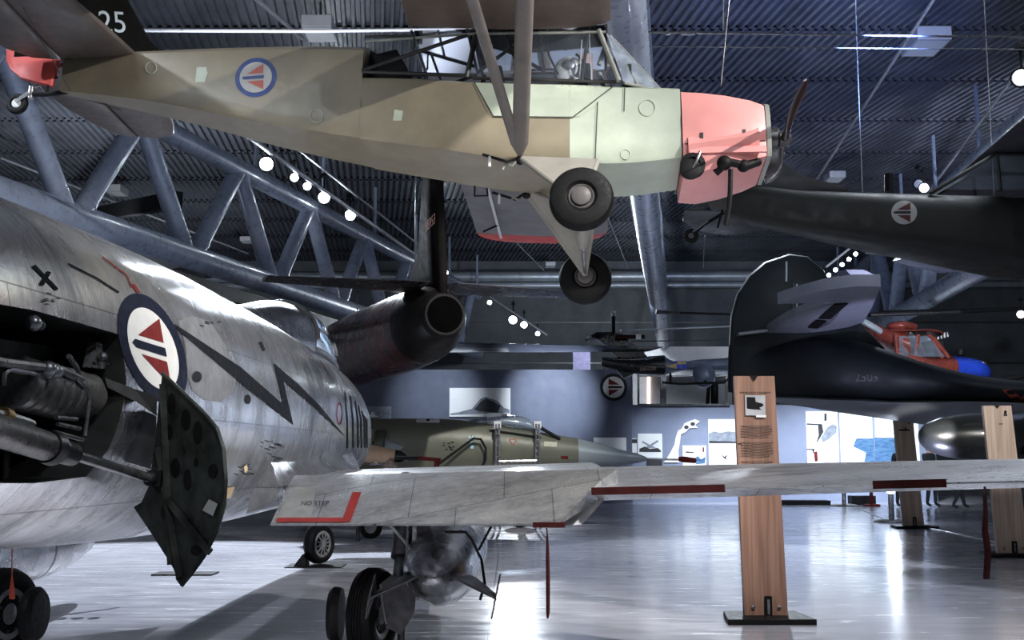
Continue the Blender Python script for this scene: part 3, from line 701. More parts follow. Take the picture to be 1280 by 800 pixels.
# cabin frame tubes
M_frame = mat('cabin_frame_tube', (.03, .03, .03), .45, .2)
M_framel = mat('cabin_frame_pale', (.28, .29, .26), .4, 0, .1, 5)
b = MB()
for s in (-1, 1):
    y = .36*s
    for p, q, r in (((-1.83, 1.42), (-.95, 1.72), .017), ((-1.82, 1.73), (-1.4, 1.73), .012), ((-1.4, 1.73), (-1.4, 1.55), .008), ((-.95, 1.33), (-.88, 1.72), .022), ((-.5, 1.3), (-.62, 1.72), .014), ((.0, 1.28), (.05, 1.7), .014),
                    ((-1.83, 1.41), (-.9, 1.345), .016), ((-.9, 1.325), (.3, 1.255), .014)):
        b.tube(C(p[0], y, p[1]), C(q[0], y, q[1]), r, M_frame, n=8)
b.tube(C(-1.25, -.36, 1.55), C(-1.25, .36, 1.6), .012, M_frame, n=8); b.tube(C(-.9, -.36, 1.72), C(-.9, .36, 1.72), .014, M_frame, n=8)
b.path([C(-.3, -.2, 1.72), C(-.28, -.2, 1.6), C(-.2, -.2, 1.42)], .008, M_frame); b.path([C(-.15, .1, 1.72), C(-.12, .1, 1.6), C(-.15, .1, 1.42)], .008, M_frame)
b.build('cabin_frame', ROOT)
b = MB(); b.prism([C(x, .365, z) for x, z in ((-1.2, 1.3), (-.95, 1.50), (-.6, 1.60), (-.1, 1.57), (.2, 1.55), (.33, 1.44), (.34, 1.2))], C.L*-.02, M_black); b.build('cabin_dark_board', ROOT, 0)  # added black board stands in for shade on the far wing root
b = MB(); b.prism([C(x, -.2, z) for x, z in ((-1.82, 1.42), (-1.81, 1.70), (-1.74, 1.66), (-1.58, 1.70), (-1.48, 1.52), (-1.45, 1.40))], C.L*.5, M_black); b.box(C(-1.7, .1, 1.43), (.5, .5, .12), M_black, C.rot); b.build('baggage_shelf', ROOT, 0, .01)
for x in (-.72, .02):
    b = MB(); b.box(C(x, 0, 1.36), (.10, .46, .3), M_black, C.rot); b.box(C(x+.2, 0, 1.22), (.42, .46, .1), M_black, C.rot); b.build('seat', ROOT, 0, .02)
b = MB(); b.box(C(.38, 0, 1.33), (.05, .66, .2), M_frame, C.rot)
b.tube(C(.36, -.2, 1.34), C(.33, -.2, 1.34), .05, M_al, n=16); b.tube(C(.36, -.05, 1.36), C(.33, -.05, 1.36), .05, M_al, n=16); b.build('instrument_panel', ROOT)
M_pink = mat('pale_pink_panel', (.52, .36, .34), .5)
b = MB(); b.box(C(.03, -.2, 1.47), (.12, .02, .26), M_pink, C.rot); b.build('chart_board', ROOT, 0)
b = MB(); b.tube(C(-.02, -.34, 1.27), C(.0, -.33, 1.66), .006, M_white, n=6); b.tube(C(.08, -.34, 1.27), C(.06, -.33, 1.72), .005, M_white, n=6); b.build('control_rod', ROOT)
# windscreen
scr_t = [C(.2, -.37, 1.70), C(.27, -.18, 1.74), C(.28, 0, 1.75), C(.27, .18, 1.74), C(.2, .37, 1.70)]
scr_b = [C(.34, -.375, 1.24), C(.66, -.22, 1.23), C(.74, 0, 1.24), C(.66, .22, 1.23), C(.34, .375, 1.24)]
b = MB(); b.add(scr_t+scr_b, [(i, i+1, i+6, i+5) for i in range(4)], M_glass2); b.build('windscreen', ROOT, 30)
b = MB()
b.path([C(.14, -.38, 1.72), C(.30, -.385, 1.25)], .022, M_framel); b.path([C(.14, .38, 1.72), C(.30, .385, 1.25)], .022, M_framel)
b.path([scr_t[1], scr_b[1]], .010, M_framel); b.path([scr_t[3], scr_b[3]], .010, M_framel); b.path(scr_b, .014, M_framel); b.path([(scr_t[0]*.5+scr_t[1]*.5), (scr_b[0]*.65+scr_b[1]*.35)], .016, M_framel)
b.path([C(-1.82, -.335, 1.70), C(-.9, -.37, 1.725), C(.2, -.38, 1.70)], .012, M_framel)
b.build('window_frame', ROOT)
for s in (-1, 1):
    b = MB(); b.add([C(-.9, .37*s, 1.34), C(.3, .375*s, 1.27), C(.16, .375*s, 1.70), C(-.86, .37*s, 1.71)], [(0, 1, 2, 3)], glass('side_glazing%d' % (s+1), (.92, .95, 1), .08, .05)); b.build('side_window', ROOT, 0)

# white flight helmet with headset on the seat
hc = C(-.11, -.1, 1.49)
t = thing('flight_helmet', 'white flight helmet seen through the side window of the light plane', 'helmet', hc-Vector((0, 0, .12)))
b = MB(); b.ball(hc, .125, M_white, 24, 16, (1.05, 1, 1.05)); b.ball(hc+C.F*.10-C.U*.03, .075, M_white, 16, 10, (1, .9, 1.1)); b.build('shell', t, 60)
b = MB(); b.lathe(hc-C.L*.11, -C.L, [(0, .05), (.03, .05), (.035, .035)], M_al, 20); b.build('ear_cup', t)
b = MB(); b.path([hc-C.L*.12+C.U*.13*math.sin(a)*.9+C.F*.13*math.cos(a)*.9 for a in [R(q) for q in range(-60, 70, 15)]], .012, M_frame); b.ball(hc+C.F*.12-C.L*.05-C.U*.02, .03, M_frame); b.build('visor_frame', t)
b = MB(); b.path([hc-C.L*.11-C.U*.05, hc-C.L*.1-C.U*.12+C.F*.05, hc-C.L*.08-C.U*.1+C.F*.12], .015, M_white); b.build('chin_strap', t)

# cowling, engine parts, propeller
def cowl_ring(x, top, bot, hw, chin):
    pts = [(0, bot-chin), (-hw*.6, bot-chin*.9), (-hw*.93, bot), (-hw, bot+.1), (-hw*1.02, bot+(top-bot)*.4), (-hw*.98, bot+(top-bot)*.7), (-hw*.9, top-.06), (-hw*.6, top), (0, top+.02)]
    full = pts+[(-y, z) for y, z in reversed(pts[1:-1])]
    return [C(x, y, z) for y, z in full]
b = MB()
b.rings([cowl_ring(x, t_, bo, h, ch) for x, t_, bo, h, ch in ((.80, 1.215, .47, .385, .03), (.95, 1.20, .46, .40, .03), (1.15, 1.17, .50, .40, .02), (1.35, 1.13, .56, .38, .0), (1.46, 1.10, .60, .34, .0), (1.48, 1.07, .63, .30, .0))], M_cowl)
cbv = b.bvh(); cw = b.build('cowling', ROOT, 30, 0)
b = MB(); b.box(C(1.15, -.405, .62), (.6, .03, .05), M_cowl, C.rot); 
for s in (-1, 1):
    b.rings([[C(.84, s*.40, .74), C(1.4, s*.37, .82), C(1.4, s*.43, .74), C(.84, s*.44, .66)], [C(.84, s*.36, .55), C(1.4, s*.33, .62), C(1.4, s*.36, .60), C(.84, s*.38, .54)]], M_cowl)
b.split('cowl_bulge', ROOT, 30)
b = MB(); 
nr_ = cowl_ring(1.47, 1.105, .60, .335, 0); nr2 = [p+C.F*.035 for p in nr_]; cc = C(1.5, 0, .85)
b.rings([nr_, nr2, [cc+(p-cc)*.86+C.F*.02 for p in nr_]], M_framel, cap=False); b.build('nose_ring', ROOT, 50)
b = MB(); b.rings([[cc+(p-cc)*.85 for p in nr_], [cc+(p-cc)*.84+C.F*.01 for p in nr_]], M_black); b.build('air_intake', ROOT, 0)
b = MB(); b.path([C(1.02, 0, 1.225), C(1.2, 0, 1.21), C(1.42, 0, 1.165)], .018, M_al); b.box(C(1.42, 0, 1.18), (.04, .05, .05), M_al, C.rot); b.build('hinge_rail', ROOT)
b = MB()
hC = skin_hit(cbv)
for q in ([(856, 180), (957, 176)],): line_px(b, q, 1.5, hC, M_seam, .004)
for px, py in ((877, 170), (930, 166)): lay(b, [(px-2, py-4), (px+2, py-4), (px+2, py+5), (px-2, py+5)], hC, M_seam, .006)
b.split('cowl_latch', cw, 0)
b = MB(); b.lathe(C(.87, -.36, .50), -C.L, [(0, .03), (0, .10), (.06, .10), (.07, .06), (.0, .05)], M_black, 18); b.path([C(.87, -.43, .46), C(.9, -.45, .52), C(.93, -.43, .60)], .012, M_steel); b.lathe(C(.85, -.38, .46), -C.L, [(0, .03), (0.02, .085), (.05, .085), (.06, .06)], M_black, 18)
b.path([C(1.05, -.33, .46), C(1.15, -.38, .53), C(1.3, -.36, .50), C(1.4, -.3, .56)], .035, M_black); b.ball(C(1.12, -.38, .52), .06, M_black); b.ball(C(1.27, -.36, .50), .05, M_black)
b.path([C(1.17, -.36, .47), C(1.16, -.36, .30), C(1.15, -.34, .18), C(1.12, -.32, .02)], .02, M_black); b.path([C(1.25, -.36, .48), C(1.35, -.33, .55)], .012, M_steel)
b.build('exhaust_pipe', ROOT)
# propeller lying level, one blade towards the viewer
pc = C(1.66, 0, .88)
b = MB(); b.lathe(C(1.50, 0, .88), C.F, [(0, .10), (.10, .10), (.12, .07), (.20, .065), (.22, .03)], M_steel_dk, 24); b.build('propeller_hub', ROOT)
M_prop = mat('propeller_dark', (.035, .014, .012), .35, 0, .3, 3, coat=.3)
for s in (-1, 1):
    b = MB(); rs = []
    for k in range(13):
        t_ = k/12; y = s*(.05+t_*.97); ch = [.09, .11, .14, .165, .175, .175, .17, .16, .15, .135, .115, .085, .03][k]; tw_ = R(78-52*t_)
        cdir = (C.F*math.cos(tw_)*1+C.U*math.sin(tw_)*-s)
        nd = C.L.cross(cdir).normalized(); p = pc+C.L*y+C.U*(.02*t_)
        th = .032*(1-t_*.75)
        rs.append([p+cdir*ch/2*math.cos(a)+nd*th*math.sin(a)*(1-.3*math.cos(a)) for a in [2*math.pi*i/16 for i in range(16)]])
    b.rings(rs, M_prop); b.build('propeller_blade', ROOT, 50)
# landing gear
M_legf = mat('gear_leg_fabric', (.25, .235, .21), .45, 0, .08, 4)
for s in (-1, 1):
    hub = C(0, s*1.0, 0)
    wheel(ROOT, hub, C.L*(-1), .238, .17, mat('hub_mauve_grey', (.11, .10, .10), .5, .1, .1, 8, spec=.2), 'wheel', 6, .40, cap=.30)
    ax_in = C(0, s*.88, 0); fr_ = C(.12, s*.38, .56); re = C(-.50, s*.38, .60)
    n_ = (fr_-ax_in).cross(re-ax_in).normalized()
    b = MB(); b.prism([ax_in+(fr_-ax_in)*.05, fr_, re, ax_in+(re-ax_in)*.05], n_*.018, M_legf)
    b.tube(ax_in, fr_, .022, M_legf, n=10); b.tube(ax_in, re, .024, M_legf, n=10); b.tube(ax_in, hub, .025, M_steel, n=10); b.build('gear_leg', ROOT, 30)
    b = MB(); top = C(-.02, s*.05, .30); a_ = ax_in; d = a_-top
    b.tube(top+d*.0, top+d*.52, .05, M_legf, n=18); b.tube(top+d*.5, a_, .016, M_steel, n=10); b.build('shock_strut', ROOT)
    b = MB(); b.tube(C(-.02, s*.05, .30), C(.12, s*.36, .56), .016, M_legf, n=8); b.tube(C(-.02, s*.05, .30), C(-.45, s*.36, .60), .016, M_legf, n=8)
    b.path([re+C.L*s*.02, re-C.U*.07+C.F*-.06, re-C.U*.05+C.F*-.12, re-C.U*.10+C.F*-.14], .01, M_framel, 6); b.build('cabane_tube', ROOT)
    b = MB(); b.path([re, C(-.6, s*.42, .55), C(-.8, s*.42, .62)], .012, M_black, 6); b.box(C(-.74, s*.42, .56), (.02, .02, .09), M_white, C.rot); b.ball(re-C.U*.02, .04, M_black, 10, 8); b.build('foot_step', ROOT)

# ------------------------------------------------------------------ dark plane behind (right)
D = Frame((5.3, 15, 4.7), 0, 5)
R2 = thing('dark_airplane', 'near black high-wing plane with white roundel hanging at the right edge', 'airplane', D.O, None, D.rot)
M_dkf = mat('dark_olive_fabric', (.010, .011, .009), .5, 0, .2, 2)
M_dku = mat('dark_brown_underside', (.06, .055, .06), .45, 0, .2, 2)
def tri(px, py, y=0): q = D.at(px, py, y); return q[0], q[2]
rowsD = []
for px, t_, bo, hw in ((908, 236, 268, .05), (940, 230, 277, .12), (1000, 234, 288, .2), (1060, 235, 299, .28), (1140, 236, 312, .36), (1210, 237, 324, .42), (1262, 237, 333, .46)):
    x, zt_ = tri(px, t_, -hw); _, zb = tri(px, bo, -hw); rowsD.append((x, 0, zt_, zb, hw))
x9 = rowsD[-1][0]
b = MB(); body(b, rowsD, lambda s, y, z: D(s, y, z), M_dkf, 40, 36, 3.4); bvD = b.bvh()
b.build('fuselage', R2, 40)
zs = rowsD[-1][3]; zt_ = rowsD[-1][2]
b = MB(); rowsE = [(x9, 0, zt_-.02, zs, .46), (x9+1.2, 0, zt_-.05, zs-.08, .5), (x9+2.2, 0, zt_-.1, zs, .45), (x9+3.0, 0, zt_-.15, zs+.15, .38)]
body(b, rowsE, lambda s, y, z: D(s, y, z), M_dkf, 16, 36, 3.4); b.build('forward_fuselage', R2, 40)
b = MB(); wingm(b, [(D(x9+1.3, y, zt_+.6), D(x9-.2, y, zt_+.6), .2) for y in (-4, 0, 5)], M_dku, D.U); b.build('wing', R2, 40)
b = MB()
for s in (-1, 1): b.path([D(x9-1.0, s*.3, zt_), D(x9-.1, s*.4, zt_+.52), D(x9+1.3, s*.4, zt_+.52), D(x9+1.9, s*.4, zt_)], .03, M_dkf); b.path([D(x9-.1, s*.4, zt_), D(x9-.1, s*.4, zt_+.5)], .03, M_dkf)
b.build('cabin_frame', R2)
b = MB(); b.add([D(x9-.9, -.4, zt_+.02), D(x9+1.2, -.44, zt_), D(x9+1.2, -.44, zt_+.48), D(x9-.12, -.42, zt_+.5)], [(0, 1, 2, 3)], M_glass); b.build('side_window', R2, 0)
fp = [tri(*q) for q in ((912, 240), (905, 205), (915, 178), (935, 165), (952, 170), (966, 190), (985, 210), (1012, 224), (1060, 236), (1060, 245))]
plate([D(x, 0, z) for x, z in fp], .09, M_dku, D.L).build('fin', R2, 60)
rp = [tri(*q) for q in ((911, 262), (905, 205), (914, 180), (900, 172), (885, 185), (876, 215), (876, 245), (890, 262))]
plate([D(x, 0, z) for x, z in rp], .08, M_dku, D.L).build('rudder', R2, 60)
M_grn = mat('dark_green_fabric', (.022, .03, .022), .5, 0, .2, 4)
def zpl(px, py, zl):
    o = D(0, 0, zl); return onplane(px, py, o, D.U)
zl_ = D.at(930, 240, 0)[2]
plate([zpl(*q, zl_) for q in ((843, 232), (843, 240), (860, 252), (895, 262), (935, 258), (945, 244), (930, 238), (880, 234))], .05, M_grn, D.U).build('tailplane', R2, 60)
plate([zpl(*q, zl_-.05) for q in ((857, 262), (853, 275), (868, 286), (905, 293), (950, 288), (985, 276), (960, 268), (900, 262))], .05, M_dku, D.U).build('tailplane', R2, 60)
tw = P(864, 295, 15); wheel(R2, tw, (.2, 1, 0), .10, .07, M_steel_dk, 'tail_wheel', 5, .4)
b = MB(); b.path([tw, P(880, 281, 15), P(905, 266, 15)], .022, M_black); b.path([P(897, 285, 15), P(903, 262, 15)], .015, M_black); b.path([P(866, 290, 14.95), P(885, 276, 14.95)], .012, M_steel); b.build('tail_wheel_strut', R2)
b = MB(); roundel(b, skin_hit(bvD, lambda u, v: (1130+16.5*u, 266-15*v)), M_dkf, 1, 1, .006, .3, .98, mat('roundel_red_dark', (.10, .01, .012), .5)); b.build('roundel', R2, 0)
b = MB(); b.tube(D(*[D.at(1111, 240, 0)[i] for i in range(3)]), D(*[D.at(1111, 218, 0)[i] for i in range(3)]), .06, M_black, n=10); b.build('antenna_mast', R2)
M_lil = mat('lilac_dope', (.2, .2, .34), .45, 0, .06, 2)
b = MB(); b.prism([P(x, y, 16) for x, y in ((1133, 322), (1196, 338), (1212, 336), (1180, 318), (1142, 314))], (0, .6, .05), M_lil); b.build('gear_fairing', R2, 30)

# ------------------------------------------------------------------ black jet trainer with red sheen (centre)
T = Frame(P(540, 398, 20), math.degrees(math.atan2(7, -2.6)), 0)
R3 = thing('black_jet', 'black jet with reddish sheen and tall numbered fin, hung beyond the silver jet', 'airplane', T.O, None, T.rot)
M_jet = mat('black_red_sheen', (.14, .022, .016), .3, .35, .3, 1.6, col2=(.010, .007, .007), coat=.3, rvar=.08)  # red sheen is painted into the colour as noise patches
b = MB()
rows = [(-.75, 0, .33, -.33, .33), (-.6, 0, .42, -.46, .43), (0, 0, .58, -.68, .60), (1.2, 0, .66, -.80, .68), (3, 0, .70, -.84, .74), (6, 0, .75, -.85, .8), (9, 0, .75, -.7, .7), (11, 0, .3, -.5, .4), (12, 0, -.05, -.2, .08)]
body(b, rows, lambda s, y, z: T(s, y, z), M_jet, 60, 40, 2.1, s0=.5); b.build('fuselage', R3, 50)
b = MB(); body(b, rows, lambda s, y, z: T(s, y, z), mat('tail_black_metal', (.006, .005, .005), .4, .1, .2, 3, spec=.3), 12, 40, 2.1, s0=-.75, s1=.5); b.build('tail_cone', R3, 50)  # tail end in plain black, without the red patches
b = MB(); b.lathe(T(-.55, 0, -.02), -T.F, [(-.1, .45), (0, .44), (.25, .36), (.25, .32), (-.1, .28), (-.1, .02)], M_black, 32, cap=False); b.lathe(T(-.76, 0, 0), -T.F, [(0, .335), (.03, .335)], mat('pipe_hollow_black', (.002, .002, .002), .95, 0, .1, 5, spec=0), 32); b.build('tail_pipe', R3)  # black disc paints the dark hollow of the pipe
# fin leans back towards the tail
fpp = [T(1.7, 0, .5), T(.75, 0, 1.4), T(.55, 0, 2.5), T(.4, 0, 2.95), T(-.35, 0, 2.95), T(-.45, 0, 2.4), T(-.75, 0, .6), T(-.7, 0, .2)]
f3 = plate(fpp, .14, mat('fin_satin_black', (.008, .007, .007), .9, 0, .2, 3, spec=.03), T.L); bv3 = f3.bvh(); fo = f3.build('fin', R3, 60)
b = MB(); h3 = skin_hit(bv3, lambda u, v: (539-13*v*.62, 278-10*u*1.05)); 
lay_text(b, '88953', skin_hit(bv3, lambda u, v: (538.5+5.0*u, 279-4.8*u-19*v)), mat('number_orange', (.6, .10, .05), .7, spec=.1), .01); b.build('serial_number', fo, 0)
for s in (-1, 1):
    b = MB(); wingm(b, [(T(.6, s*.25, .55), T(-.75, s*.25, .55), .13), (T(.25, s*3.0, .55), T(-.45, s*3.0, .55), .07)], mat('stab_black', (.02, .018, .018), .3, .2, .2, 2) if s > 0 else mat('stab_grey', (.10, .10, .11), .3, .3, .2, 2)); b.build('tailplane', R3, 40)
M_jw = mat('jet_wing_black_blue', (.02, .022, .03), .16, .6, .3, .7, coat=.4)
for s in (-1, 1):
    b = MB(); wingm(b, [(T(6.6, s*.5, -.02), T(4.1, s*.5, -.02), .20), (T(5.9, s*7.2, .14), T(4.75, s*7.2, .14), .10)], M_jw); b.build('wing', R3, 40)
b = MB(); b.box(T(4.6, -1.0, -.05), (1.5, .35, .5), M_jet, T.rot); b.build('air_intake', R3, 0, .1)
b = MB(); b.path([T(4, -.75, .5), T(4.1, -.8, 1.2)], .02, M_black); b.build('antenna_mast', R3)
for x in (0, 5): 
    b = MB(); b.tube(T(x+1.2, 0, .6), Vector((T(x+1.2, 0, .6).x, T(x+1.2, 0, .6).y, CZ)), .008, M_steel, n=6)
    tagm(b, 'hanging_wire', 'steel wire carrying the %s of the black jet' % ('tail' if x == 0 else 'middle'), 'wire')
for x, yy in ((-1.0, .2), (1.2, .2)):
    b = MB(); p = C(x, 0, 1.9); b.tube(p, Vector((p.x+.2, p.y+.3, CZ)), .006, M_steel, n=6); tagm(b, 'hanging_wire', 'steel wire carrying the light plane, %s one' % ('rear' if x < 0 else 'front'), 'wire')
for x, lab in ((-.5, 'steel wire carrying the rear of the dark plane at the right'), (1.3, 'steel wire carrying the cabin of the dark plane at the right')):
    b = MB(); p = D(x, 0, .3); b.tube(p, Vector((p.x, p.y, CZ)), .008, M_steel, n=6); tagm(b, 'hanging_wire', lab, 'wire')

# ------------------------------------------------------------------ silver swept-wing jet (foreground)
XC = -2.45
R4 = thing('silver_jet', 'bare metal swept-wing jet fighter with open airbrake and black lightning bolt', 'airplane', (XC, 8.6, 0))
W3 = lambda s, x, z: Vector((x, s, z))
sab = [(1.2, XC+.02, 2.35, 1.55, .36), (2.2, XC+.02, 2.46, 1.36, .50), (3.6, XC+.02, 2.56, 1.20, .64), (5.2, XC+.02, 2.64, 1.06, .75), (7, XC+.02, 2.68, .98, .80), (9, XC+.01, 2.68, .95, .82), (11, XC-.02, 2.66, .95, .82),
       (13, XC-.06, 2.62, .97, .78), (14.6, XC-.10, 2.56, 1.02, .70), (15.8, XC-.12, 2.42, 1.10, .60), (16.6, XC-.13, 2.24, 1.2, .50), (16.9, XC-.13, 2.12, 1.3, .44)]
fb = MB(); body(fb, sab, W3, M_al_fus, 110, 72, 2.15, True)
bvS = fb.bvh()
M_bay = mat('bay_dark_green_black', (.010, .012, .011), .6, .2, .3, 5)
fo = fb.build('fuselage', R4, 35)
# cut the airbrake bay into the right side of the rear fuselage
xs = XC+.74
cut = MB(); cp = [(-60, 362), (60, 388), (149, 418), (154, 480), (149, 560), (140, 596), (95, 604), (-60, 604)]
cpw = [onplane(px, py, (xs, 0, 0), (1, 0, 0)) for px, py in cp]
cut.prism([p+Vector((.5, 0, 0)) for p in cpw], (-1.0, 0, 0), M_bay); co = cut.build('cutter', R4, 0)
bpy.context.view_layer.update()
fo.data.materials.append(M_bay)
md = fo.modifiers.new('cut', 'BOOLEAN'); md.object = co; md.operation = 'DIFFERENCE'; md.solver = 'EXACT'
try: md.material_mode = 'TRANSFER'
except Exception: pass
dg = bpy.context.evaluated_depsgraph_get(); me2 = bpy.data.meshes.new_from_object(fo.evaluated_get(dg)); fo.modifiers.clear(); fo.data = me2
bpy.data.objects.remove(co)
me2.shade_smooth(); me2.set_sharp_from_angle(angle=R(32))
hS = skin_hit(bvS)
# intake lip and mouth
b = MB(); lastr = sring(XC-.13, 0, 2.12, 1.3, .44, 1.71, 2.15, W3, 16.9, 72); cc = Vector((XC-.13, 16.9, 1.70))
b.rings([lastr, [cc+(p-cc)*.97+Vector((0, .05, 0)) for p in lastr], [cc+(p-cc)*.90+Vector((0, .06, 0)) for p in lastr], [cc+(p-cc)*.82+Vector((0, -.1, 0)) for p in lastr]], M_al, cap=False); b.build('intake_lip', R4, 60)
b = MB(); b.rings([[cc+(p-cc)*.84+Vector((0, .005, 0)) for p in lastr], [cc+(p-cc)*.80+Vector((0, .02, 0)) for p in lastr]], M_black); b.build('intake_mouth', R4, 0)
b = MB(); b.lathe((XC+.02, 1.22, 1.95), (0, -1, 0), [(0, .34), (.2, .32), (.2, .28), (-.1, .25)], M_steel_dk, 32, cap=False); b.build('tail_pipe', R4)
plate([(XC, 3.6, 2.5), (XC, 2.1, 4.4), (XC, 1.2, 4.45), (XC, 1.3, 2.3)], .14, M_al_fus, (1, 0, 0)).build('fin', R4, 60)
# dorsal fairing and canopy
b = MB()
cst = [(9.2, XC, 2.70, 2.4, .10), (10.2, XC, 2.86, 2.3, .26), (11.2, XC-.01, 3.03, 2.3, .36), (11.9, XC-.03, 3.10, 2.3, .40)]
body(b, cst, W3, M_al, 20, 40, 2.0); b.build('canopy_fairing', R4, 50)
b = MB(); cst2 = [(11.9, XC-.03, 3.10, 2.3, .40), (12.6, XC-.05, 3.14, 2.3, .43), (13.3, XC-.08, 3.08, 2.3, .41), (14.0, XC-.10, 2.92, 2.3, .36), (14.6, XC-.12, 2.68, 2.3, .26), (14.9, XC-.12, 2.5, 2.3, .15)]
body(b, cst2, W3, glass('canopy_glazing', (.8, .84, .88), .35, .05), 24, 40, 2.0, cap=False); b.build('canopy', R4, 60)
b = MB()
for s in (11.9, 13.55):
    c_, t_, bo, h = hermite(cst2, s); b.path(sring(c_, 0, t_+.01, bo, h+.01, (t_+bo)/2, 2, W3, s, 40)[0:21], .025, M_al if s < 12 else M_steel_dk, 8)
for sd in (1, -1): b.path([Vector((hermite(cst2, s)[0]+sd*(hermite(cst2, s)[3]*.98), s, 2.60-.02*(s-11.9))) for s in [11.9+.3*k for k in range(10)]], .03, M_al, 8)
b.build('canopy_frame', R4)
b = MB(); b.box((XC-.03, 12.3, 2.78), (.42, .12, .6), M_black); b.box((XC-.03, 12.25, 3.0), (.26, .14, .14), M_steel_dk); b.build('ejection_seat', R4, 0, .03)
b = MB(); b.box((XC-.08, 13.7, 2.6), (.5, .5, .24), M_black); b.build('instrument_hood', R4, 0, .05)
# roundel, bolt, cross, panels
b = MB(); 
rx = lambda u, v: (190+42*u-12*v, 436+13*u-68*v)
roundel(b, skin_hit(bvS, rx), M_bluep, 1, 1, .003, .10, .74); b.build('roundel', R4, 0)
b = MB(); M_bolt = mat('bolt_black', (.006, .007, .010), .7, 0, .2, 10, spec=.1)
for q in ([(217, 405), (300, 459), (354, 506), (366, 531), (300, 479), (219, 411)], [(341, 454), (352, 470), (366, 531), (354, 508)], [(341, 454), (372, 480), (398, 506), (431, 546), (395, 512), (368, 488), (351, 474)]): lay(b, q, hS, M_bolt, .005, 5)
b.build('lightning_bolt', R4, 0)
b = MB()
for q in ([(39, 334), (43, 331), (72, 361), (69, 364)], [(58, 339), (63, 341), (53, 358), (48, 356)]): lay(b, q, hS, M_bolt, .004, 6)
b.build('cross_marking', R4, 0)
b = MB(); line_px(b, [(84, 330), (120, 348), (148, 366)], 2, hS, M_bolt, .004, 6); line_px(b, [(128, 322), (158, 345), (164, 360)], 1.5, hS, M_redp, .004, 6); lay(b, [(163, 355), (168, 356), (175, 366), (170, 366)], hS, M_redp, .004, 6); b.build('red_walk_line', R4, 0)
M_dull = mat('dull_patch_metal', (.24, .24, .25), .5, .7, .15, 8)
b = MB(); lay(b, [(222, 402), (240, 395), (262, 402), (280, 430), (296, 462), (292, 490), (276, 503), (255, 500), (240, 488), (232, 465), (232, 440), (228, 420)], hS, M_dull, .002, 6); b.build('dull_access_panel', R4, 0)
b = MB()
for px, py, rx_, ry_ in ((245, 471, 6, 7), (309, 499, 3.5, 6)): lay(b, [(px+rx_*math.cos(2*math.pi*i/18), py+ry_*math.sin(2*math.pi*i/18)) for i in range(18)], hS, M_black, .006, 6)
for px, py in ((326, 432),): lay(b, [(px-3, py-4), (px, py-5), (px+5, py+6), (px+2, py+7)], hS, M_black, .006, 6)
b.split('vent_hole', R4, 0)
b = MB()
for k, px in enumerate((430, 437, 443, 447, 451, 453.5)):
    lay(b, [(px, 489+6*k), (px+1.5, 489+6*k), (px+4.5+k*.2, 525), (px+5+k*.2, 560), (px+3+k*.2, 560), (px+3, 525)], hS, M_bolt, .004, 6)
b.build('gun_port_slot', R4, 0)
b = MB(); 
for k in range(24):
    a = 2*math.pi*k/24; a2 = 2*math.pi*(k+1)/24
    lay(b, [(424+4*math.cos(a), 517+14*math.sin(a)), (424+4*math.cos(a2), 517+14*math.sin(a2)), (424+3*math.cos(a2), 517+12.4*math.sin(a2)), (424+3*math.cos(a), 517+12.4*math.sin(a))], hS, M_redp, .004, 8)
b.build('rescue_ring', R4, 0)
b = MB()
random.seed(3)
for (cx_, cy_, n_) in ((62, 372, 9), (300, 585, 14), (336, 556, 12), (345, 572, 8), (260, 405, 6)):
    for k in range(n_):
        x, y = cx_+random.uniform(-12, 12), cy_+random.uniform(-7, 7); l = random.uniform(2, 7)
        lay(b, [(x, y), (x+l, y+l*.3), (x+l, y+l*.3+1.1), (x, y+1.1)], hS, M_bolt, .004, 8)
b.split('stencil_marks', R4, 0)
b = MB(); lay(b, [(283, 609), (293, 608), (286, 623), (281, 622)], hS, mat('cream_label', (.6, .45, .25), .5), .005, 8); lay(b, [(304, 583), (308, 580), (309, 588), (305, 591)], hS, mat('cream_label', (.6, .45, .25)), .005, 8); b.build('cream_label', R4, 0)

# bay equipment
def S(px, py, Y): return P(px, py, Y)
b = MB(); b.box((xs-.46, 3.9, 1.72), (.03, 2.6, 1.0), M_bay)
for k in range(5): b.box((xs-.42, 3.3+.35*k, 1.72), (.05, .05, .85), M_steel_dk)
b.build('bay_bulkhead', R4, 0)
M_padpale = mat('bay_green_grey_panel', (.12, .135, .13), .5, .2, .25, 14)
def bx(px, py, dx): return onplane(px, py, (xs-dx, 0, 0), (1, 0, 0))
b = MB(); b.prism([bx(px, py, .30) for px, py in ((-40, 418), (75, 434), (62, 450), (52, 460), (-40, 450))], (-.05, 0, 0), M_padpale); b.build('bay_panel', R4, 0)
b = MB()
for (x0_, x1_, y0_, y1_, r) in ((12, 72, 476, 492, .105),):
    a, c_ = bx(x0_, y0_, .16), bx(x1_, y1_, .16); d = c_-a; L_ = d.length; pr = []
    for k in range(5): 
        t0 = L_*k/5; pr += [(t0, r*.8), (t0+.01, r), (t0+L_/5-.02, r), (t0+L_/5-.01, r*.8)]
    b.lathe(a, d, pr, M_steel_dk if False else mat('canister_metal', (.26, .25, .24), .35, .8, .2, 20), 28)
b.build('ribbed_canister', R4, 40)
b = MB(); a, c_ = bx(74, 488, .15), bx(106, 494, .15); b.lathe(a, c_-a, [(0, .09), (.01, .1), ((c_-a).length, .1), ((c_-a).length+.02, .06)], mat('canister_metal', (.26, .25, .24)), 28); b.build('smooth_canister', R4, 40)
b = MB(); b.path([bx(*q, .06) for q in ((-30, 446), (5, 453), (55, 459), (75, 462), (101, 474))], .017, M_steel); b.build('hydraulic_pipe', R4)
